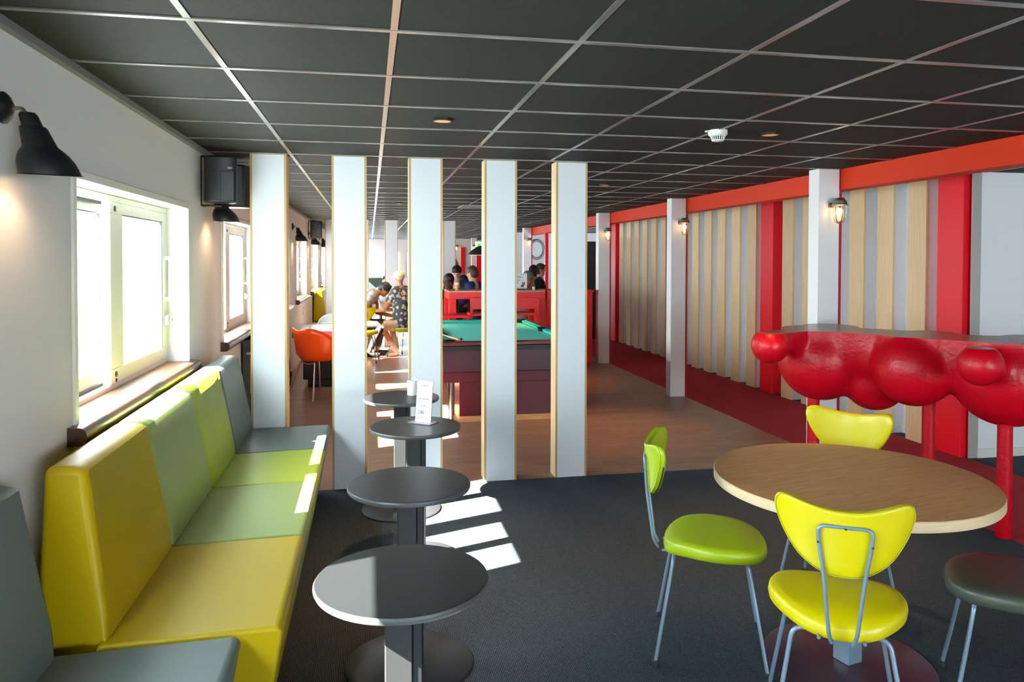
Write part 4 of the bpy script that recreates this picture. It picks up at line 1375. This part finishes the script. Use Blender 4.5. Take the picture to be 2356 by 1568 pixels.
WRISTS = []
def simple_person(label, head, face, skin, top, hair='hair_dark', cap=None, bottoms='dark_trouser', hip_z=None, arms='table', group='people behind the red bar table', eyes=False, lean=0.06, extra=None, sleeves=None):
    H = Vector(head)
    f = Vector((face[0], face[1], 0)).normalized()
    s = f.cross(Vector((0, 0, 1)))
    neck = H - f * 0.03 - Vector((0, 0, 0.14))
    hipz = hip_z if hip_z else H.z - 0.76
    hip = Vector((neck.x, neck.y, hipz)) - f * lean
    sh = neck - Vector((0, 0, 0.06))
    body, shirt, trouser, shoes = [], [], [], []
    body.append((neck - Vector((0, 0, 0.04)), H - f * 0.02 - Vector((0, 0, 0.05)), 0.052, 0.05))
    chest = sh.lerp(hip, 0.3)
    belly = sh.lerp(hip, 0.7)
    for k in (-1, 1):
        S = sh + s * k * 0.17
        body.append((sh, S, 0.055, 0.055))
        shirt.append((sh + s * k * 0.03, S, 0.072, 0.068))
        shirt.append((chest + s * k * 0.075, belly + s * k * 0.06, 0.112, 0.105))
        shirt.append((belly + s * k * 0.06, hip + s * k * 0.06, 0.105, 0.11))
        shirt.append((S, chest + s * k * 0.08, 0.065, 0.10))
        E = S + s * k * 0.05 - Vector((0, 0, 0.27)) + f * 0.07
        Wr = E + f * 0.22 - s * k * 0.06 + Vector((0, 0, 0.06))
        if arms == 'down':
            Wr = E - Vector((0, 0, 0.24)) + f * 0.05
        body += [(S, E, 0.05, 0.042), (E, Wr, 0.041, 0.03)] + hand(Wr, (Wr - E), 0.6)
        shirt.append((S, S.lerp(E, 0.6 if sleeves is None else sleeves), 0.062, 0.056))
        if sleeves == 1.0:
            shirt.append((E, E.lerp(Wr, 0.85), 0.054, 0.042))
        T = hip + s * k * 0.085
        if hipz > 0.75:
            K = Vector((T.x, T.y, hipz * 0.53)) + f * 0.03
            A = Vector((T.x, T.y, 0.09))
        else:
            K = T + f * 0.40 + Vector((0, 0, 0.02))
            A = Vector((K.x, K.y, 0.09)) - f * 0.05
        trouser += [(T, K, 0.088, 0.064), (K, A, 0.062, 0.05)]
        body += [(A, A - Vector((0, 0, 0.03)), 0.042, 0.042), (A - Vector((0, 0, 0.05)), A - Vector((0, 0, 0.055)) + f * 0.15, 0.034, 0.03)]
        shoes.append((A - Vector((0, 0, 0.042)), A - Vector((0, 0, 0.045)) + f * 0.16, 0.047, 0.042))
    body += [(sh, hip, 0.09, 0.09)]
    WRISTS.append((Wr, (Wr - E).normalized()))
    parts = [('body', skin, body), ('shirt', top, shirt), ('trousers', bottoms, trouser)] + [('shoe', 'black_cloth', [c]) for c in shoes]
    return person(label, parts, head, face, skin, hair, cap, group=group, eyes=eyes)

# man with the cream cap, back turned, on a lime chair
hip = Vector((0.56, 12.86, 0.545)); chest = Vector((0.545, 12.92, 0.95)); sh = Vector((0.525, 12.94, 1.13)); head = Vector((0.497, 12.96, 1.335))
f1 = Vector((-0.8, 0.6, 0)); s1 = Vector((0.6, 0.8, 0))       # facing, his right side
Ls, Rs = sh - s1 * 0.19, sh + s1 * 0.19
Le, Lw = Vector((0.25, 12.80, 0.845)), Vector((0.33, 12.98, 0.87))
Re, Rw = Vector((0.55, 13.25, 0.86)), Vector((0.34, 13.2, 0.86))
Lk, La = Vector((0.185, 12.74, 0.545)), Vector((0.43, 12.88, 0.10))
Rk, Ra = Vector((0.36, 13.18, 0.545)), Vector((0.45, 13.22, 0.10))
Lh, Rh = hip - s1 * 0.09, hip + s1 * 0.09
body = [(sh - Vector((0, 0, 0.02)), head - Vector((0, 0, 0.05)), 0.056, 0.055), (sh, hip, 0.1, 0.1), (Ls, Le, 0.052, 0.045), (Le, Lw, 0.044, 0.032), (Rs, Re, 0.052, 0.045), (Re, Rw, 0.044, 0.032), (Lh, Lk, 0.08, 0.06), (Rh, Rk, 0.08, 0.06), (Lk, La, 0.06, 0.042), (Rk, Ra, 0.06, 0.042), (sh, Ls, 0.055, 0.055), (sh, Rs, 0.055, 0.055)] + hand(Lw, Lw - Le, 0.8) + hand(Rw, Rw - Re, 0.8)
shirt = [(sh - Vector((0, 0, 0.03)), hip, 0.125, 0.13), (Ls.lerp(sh, 0.2), Rs.lerp(sh, 0.2), 0.085, 0.085), (chest - s1 * 0.08, hip - s1 * 0.08, 0.13, 0.128), (chest + s1 * 0.08, hip + s1 * 0.08, 0.13, 0.128), (Ls, chest - s1 * 0.08, 0.075, 0.12), (Rs, chest + s1 * 0.08, 0.075, 0.12), (Ls, Ls.lerp(Le, 0.55), 0.07, 0.062), (Rs, Rs.lerp(Re, 0.55), 0.07, 0.062)]
shorts = [(Lh, Lh.lerp(Lk, 0.9), 0.108, 0.086), (Rh, Rh.lerp(Rk, 0.9), 0.108, 0.086), (Lh, Rh, 0.115, 0.115)]
socks = [(Lk.lerp(La, 0.62), La, 0.062, 0.058), (Rk.lerp(Ra, 0.62), Ra, 0.062, 0.058)]
shoes = [(La - Vector((0, 0, 0.045)), La + f1 * 0.02 + Vector((-0.10, -0.06, -0.055)), 0.052, 0.042), (Ra - Vector((0, 0, 0.045)), Ra + Vector((-0.12, 0.05, -0.055)), 0.052, 0.042)]
person('man with cream cap and floral shirt, back turned, sitting on a lime chair', [('body', 'skin', body), ('shirt', 'shirt_floral', shirt), ('shorts', 'khaki', shorts), ('sock', 'sock', socks[:1]), ('sock', 'sock', socks[1:]), ('shoe', 'shoe', shoes[:1]), ('shoe', 'shoe', shoes[1:])], head, (-0.6, 0.75, -0.1), 'skin', None, 'cap_cream', loc=(0.56, 12.86, 0), group=None)
# man bent over the table
hip = Vector((-0.30, 12.92, 0.545)); chest = Vector((-0.09, 12.92, 0.93)); sh = Vector((0.06, 12.93, 1.06)); head = Vector((0.25, 12.94, 1.145))
f2 = Vector((1, 0, 0)); s2 = Vector((0, -1, 0))
Rs, Ls = sh + s2 * 0.17, sh - s2 * 0.17
Re, Rw = Vector((-0.08, 12.66, 0.86)), Vector((0.02, 12.72, 0.835))
Le, Lw = Vector((0.12, 13.12, 0.74)), Vector((0.36, 12.86, 0.70))
Rk, Ra = Vector((0.20, 12.74, 0.56)), Vector((-0.02, 12.70, 0.10))
Lk, La = Vector((0.22, 13.05, 0.56)), Vector((0.12, 13.05, 0.10))
Rh, Lh = hip + s2 * 0.09, hip - s2 * 0.09
body = [(sh, head - Vector((0.06, 0, 0.03)), 0.055, 0.052), (sh, hip, 0.1, 0.1), (Rs, Re, 0.05, 0.043), (Re, Rw, 0.042, 0.03), (Ls, Le, 0.05, 0.043), (Le, Lw, 0.042, 0.03), (Rh, Rk, 0.08, 0.06), (Lh, Lk, 0.08, 0.06), (Rk, Ra, 0.058, 0.04), (Lk, La, 0.058, 0.04), (Ra - Vector((0, 0, 0.05)), Ra + Vector((0.15, 0, -0.06)), 0.042, 0.035), (La - Vector((0, 0, 0.05)), La + Vector((0.15, 0, -0.06)), 0.042, 0.035), (sh, Rs, 0.055, 0.055), (sh, Ls, 0.055, 0.055)] + hand(Rw, Rw - Re, 0.6) + hand(Lw, Lw - Le, 0.6)
shirt = [(hip, chest, 0.125, 0.125), (chest, sh + Vector((-0.03, 0, 0.0)), 0.125, 0.118), (Rs.lerp(sh, 0.2), Ls.lerp(sh, 0.2), 0.085, 0.085), (chest + s2 * 0.07, hip + s2 * 0.07, 0.125, 0.125), (chest - s2 * 0.07, hip - s2 * 0.07, 0.125, 0.125), (Rs, chest + s2 * 0.07, 0.075, 0.12), (Ls, chest - s2 * 0.07, 0.075, 0.12), (Rs, Rs.lerp(Re, 0.6), 0.068, 0.06), (Ls, Ls.lerp(Le, 0.6), 0.068, 0.06)]
trs = [(Rh, Rk, 0.1, 0.075), (Lh, Lk, 0.1, 0.075), (Rk, Rk.lerp(Ra, 0.8), 0.072, 0.055), (Lk, Lk.lerp(La, 0.8), 0.072, 0.055), (Rh, Lh, 0.11, 0.11)]
pm = person('man in grey print shirt bent over the far table, dark hair and glasses', [('body', 'skin_tan', body), ('shirt', 'shirt_grey', shirt), ('trousers', 'dark_trouser', trs), ('shoe', 'black_cloth', [(Ra - Vector((0, 0, 0.042)), Ra + Vector((0.16, 0, -0.05)), 0.048, 0.042)]), ('shoe', 'black_cloth', [(La - Vector((0, 0, 0.042)), La + Vector((0.16, 0, -0.05)), 0.048, 0.042)])], head, (0.8, -0.25, -0.62), 'skin_tan', 'hair_dark', loc=(-0.3, 12.92, 0))
fq = Vector((0.8, -0.25, -0.62)).normalized(); sq = fq.cross(Vector((0, 0, 1))).normalized(); uq = sq.cross(fq)
bm = B()
for k in (-1, 1):
    tube(bm, [head + fq * 0.10 + sq * k * 0.015 + uq * 0.012, head + fq * 0.095 + sq * k * 0.06 + uq * 0.014, head + sq * k * 0.093 + uq * 0.02 - fq * 0.01], 0.006, 6)
obj('glasses', bm, M['black'], pm, True, world=True)
bm = B(); lathe(bm, [(0.036, -0.012), (0.036, 0.012)], 16, mtx=Matrix.Translation(Rw - (Rw - Re).normalized() * 0.02) @ (Rw - Re).to_track_quat('Z', 'Y').to_matrix().to_4x4())
obj('wristwatch', bm, M['black'], pm, True, world=True)
# their table, cups and chairs
t = thing('round_table', 'small round wooden table the two men sit at', 'table', (0.0, 13.05, 0))
bm = B(); lathe(bm, [(0.40, 0.775), (0.405, 0.78), (0.405, 0.808), (0.40, 0.812), (0, 0.812)], 48)
obj('tabletop', bm, M['table_edge'], t, True)
bm = B(); lathe(bm, [(0.035, 0.01), (0.035, 0.775)], 16)
obj('column', bm, M['chrome'], t, True)
bm = B(); lathe(bm, [(0.25, 0), (0.25, 0.01), (0, 0.012)], 40)
obj('base_plate', bm, M['tbase'], t, True)
for x, y, lb in ((0.06, 12.78, 'paper cup near the watch hand on the far table'), (0.21, 12.90, 'paper cup beside the capped man on the far table')):
    t = thing('paper_cup', lb, 'cup', (x, y, 0.812), 0, 'cups on the far table')
    bm = B(); lathe(bm, [(0.027, 0), (0.037, 0.095), (0.039, 0.097), (0.035, 0.095), (0.026, 0.006), (0, 0.005)], 20)
    obj('wall', bm, M['mug'], t, True)
chair(0.60, 12.84, (-0.8, 0.6), 'lime green chair under the man with the cream cap', 'c_lime', 'far padded chairs', False)
chair(-0.10, 12.30, (0.1, 1.0), 'yellow chair in front of the bent man, partly behind the second column', 'c_yellow', 'far padded chairs', False)
# others in the distance
simple_person('dark-haired man in navy top looking down behind the red bar table', (1.545, 13.35, 1.43), (-0.2, -0.85, -0.5), 'skin', 'navy', eyes=True, sleeves=1.0)
simple_person('brown-haired person in a blue hooded jacket, facing away at the bar table', (1.715, 12.55, 1.43), (-0.75, 0.6, -0.2), 'skin', 'blue', 'hair_brown', sleeves=1.0)
simple_person('person with short black hair and brown top, low at the end of the bar table', (1.30, 12.40, 1.30), (0.4, -0.8, -0.4), 'skin_dark', 'brown_cloth', sleeves=1.0)
pp = simple_person('dark-haired person holding up a phone between two others', (1.75, 14.1, 1.24), (-0.8, -0.5, -0.2), 'skin', 'black_cloth', sleeves=1.0)
q = WRISTS[-1][0] + WRISTS[-1][1] * 0.10
bm = B(); bx(bm, q.x - 0.035, q.x + 0.035, q.y - 0.03, q.y - 0.02, q.z - 0.03, q.z + 0.11)
tag(obj('phone', bm, M['phone'], loc=tuple(q)), 'grey phone with a bright screen held up behind the bar table', 'phone')
simple_person('person with dark hair and glasses standing at the very back of the group', (1.49, 15.2, 1.55), (0.5, -0.8, -0.1), 'skin_tan', 'lilac')
simple_person('person with a pale cap behind the dark-haired man', (1.81, 16.2, 1.51), (0.3, 0.9, 0), 'skin', 'white_cloth', None, 'cap_grey')
simple_person('person with grey cap and lilac shirt, arm resting on the bar table', (2.74, 12.8, 1.335), (0.9, -0.3, -0.1), 'skin_tan', 'lilac', None, 'cap_grey')
simple_person('person in blue jacket seen in profile behind the bar table', (3.26, 14.0, 1.465), (0.95, -0.3, 0), 'skin', 'blue', 'hair_brown', sleeves=1.0)
simple_person('dark-haired person in black seen from behind next to the blue jacket', (3.02, 13.55, 1.435), (0.6, 0.8, 0), 'skin_tan', 'black_cloth', sleeves=1.0)
simple_person('person in dark green half hidden by the fourth column', (2.52, 13.3, 1.42), (-0.5, -0.8, 0), 'skin', 'green_dark', sleeves=1.0)
simple_person('distant person in white with dark hair behind the bent man', (0.36, 17.2, 1.17), (-0.2, -0.9, 0), 'skin', 'white_cloth', group='people at the far windows', hip_z=0.5)
# bright cap: the far lamp, signs and red panels
bm = B(); bx(bm, 3.30, 3.44, 27.14, 27.2, 0.0, 2.1)
tag(obj('red_board', bm, M['red_panel'], loc=(3.37, 27.17, 0)), 'tall red panel on the far end wall beside the tiny lamp', 'board', 'far red boards')
bm = B(); bx(bm, 3.55, 3.72, 26.12, 26.26, 0.0, CEIL)
tag(obj('square_post', bm, M['post'], loc=(3.63, 26.2, 0)), 'slim white far post beside the exit sign', 'post')
bm = B(); bx(bm, 3.55, 4.2, 24.9, 24.96, 0.0, 2.05)
tag(obj('red_board', bm, M['red_panel'], loc=(3.9, 24.93, 0)), 'tall red panel under the green exit sign', 'board', 'far red boards')
t = thing('exit_sign', 'lit green exit sign with running figure near the ceiling', 'sign', (3.62, 24.5, 2.05))
bm = B(); bx(bm, -0.16, 0.2, 0, 0.05, 0.0, 0.2)
obj('light_box', bm, M['exit_yellow'], t)
bm = B(); bx(bm, -0.12, -0.10, 0.015, 0.035, 0.2, CEIL - 2.05); bx(bm, 0.14, 0.16, 0.015, 0.035, 0.2, CEIL - 2.05)
obj('hanger', bm, M['alu'], t)
bm = B(); bx(bm, -0.10, 0.02, -0.006, 0.0, 0.03, 0.15); capsule(bm, (0.06, -0.004, 0.14), (0.06, -0.004, 0.15), 0.018, 0.018); tube(bm, [(0.06, -0.004, 0.12), (0.05, -0.004, 0.08), (0.09, -0.004, 0.03)], 0.012, 6); tube(bm, [(0.05, -0.004, 0.08), (0.02, -0.004, 0.04)], 0.012, 6)
obj('pictogram', bm, M['exit'], t)
bm = B(); bx(bm, 3.03, 3.13, 27.17, 27.2, 1.60, 1.68)
tag(obj('fire_alarm', bm, M['red_edge'], loc=(3.08, 27.2, 1.64)), 'small red alarm box on the far white wall', 'alarm')
t = thing('porthole', 'round ship porthole with bolted frame on the far wall', 'porthole', (4.62, 20.4, 1.95))
bm = B(); tube(bm, [(0.20 * math.cos(2 * PI * k / 32), -0.02, 0.26 * math.sin(2 * PI * k / 32)) for k in range(32)], 0.035, 10, closed=True)
obj('ring', bm, M['galv'], t, True)
bm = B(); lathe(bm, [(0.19, 0), (0.19, 0.01), (0, 0.012)], 32, mtx=Matrix.Translation((0, 0, 0)) @ Matrix.Rotation(PI / 2, 4, 'X') @ Matrix.Diagonal((1, 1.3, 1, 1)))
obj('pane', bm, mat('porthole_glass', 'D6E2E8', 0.1), t, True)
bm = B(); bx(bm, 3.80, 3.87, 15.9, 15.97, 0.0, 2.255)
tag(obj('red_upright', bm, M['red_panel'], loc=(3.83, 15.93, 0)), 'slim red upright of the glass partition behind the bar table', 'upright')
bm = B(); bx(bm, 3.92, 4.75, 14.95, 15.0, 0.0, 2.05)
tag(obj('dark_board', bm, M['dark_screen'], loc=(4.3, 14.97, 0.0)), 'tall black board in the gap beside the third post', 'board')
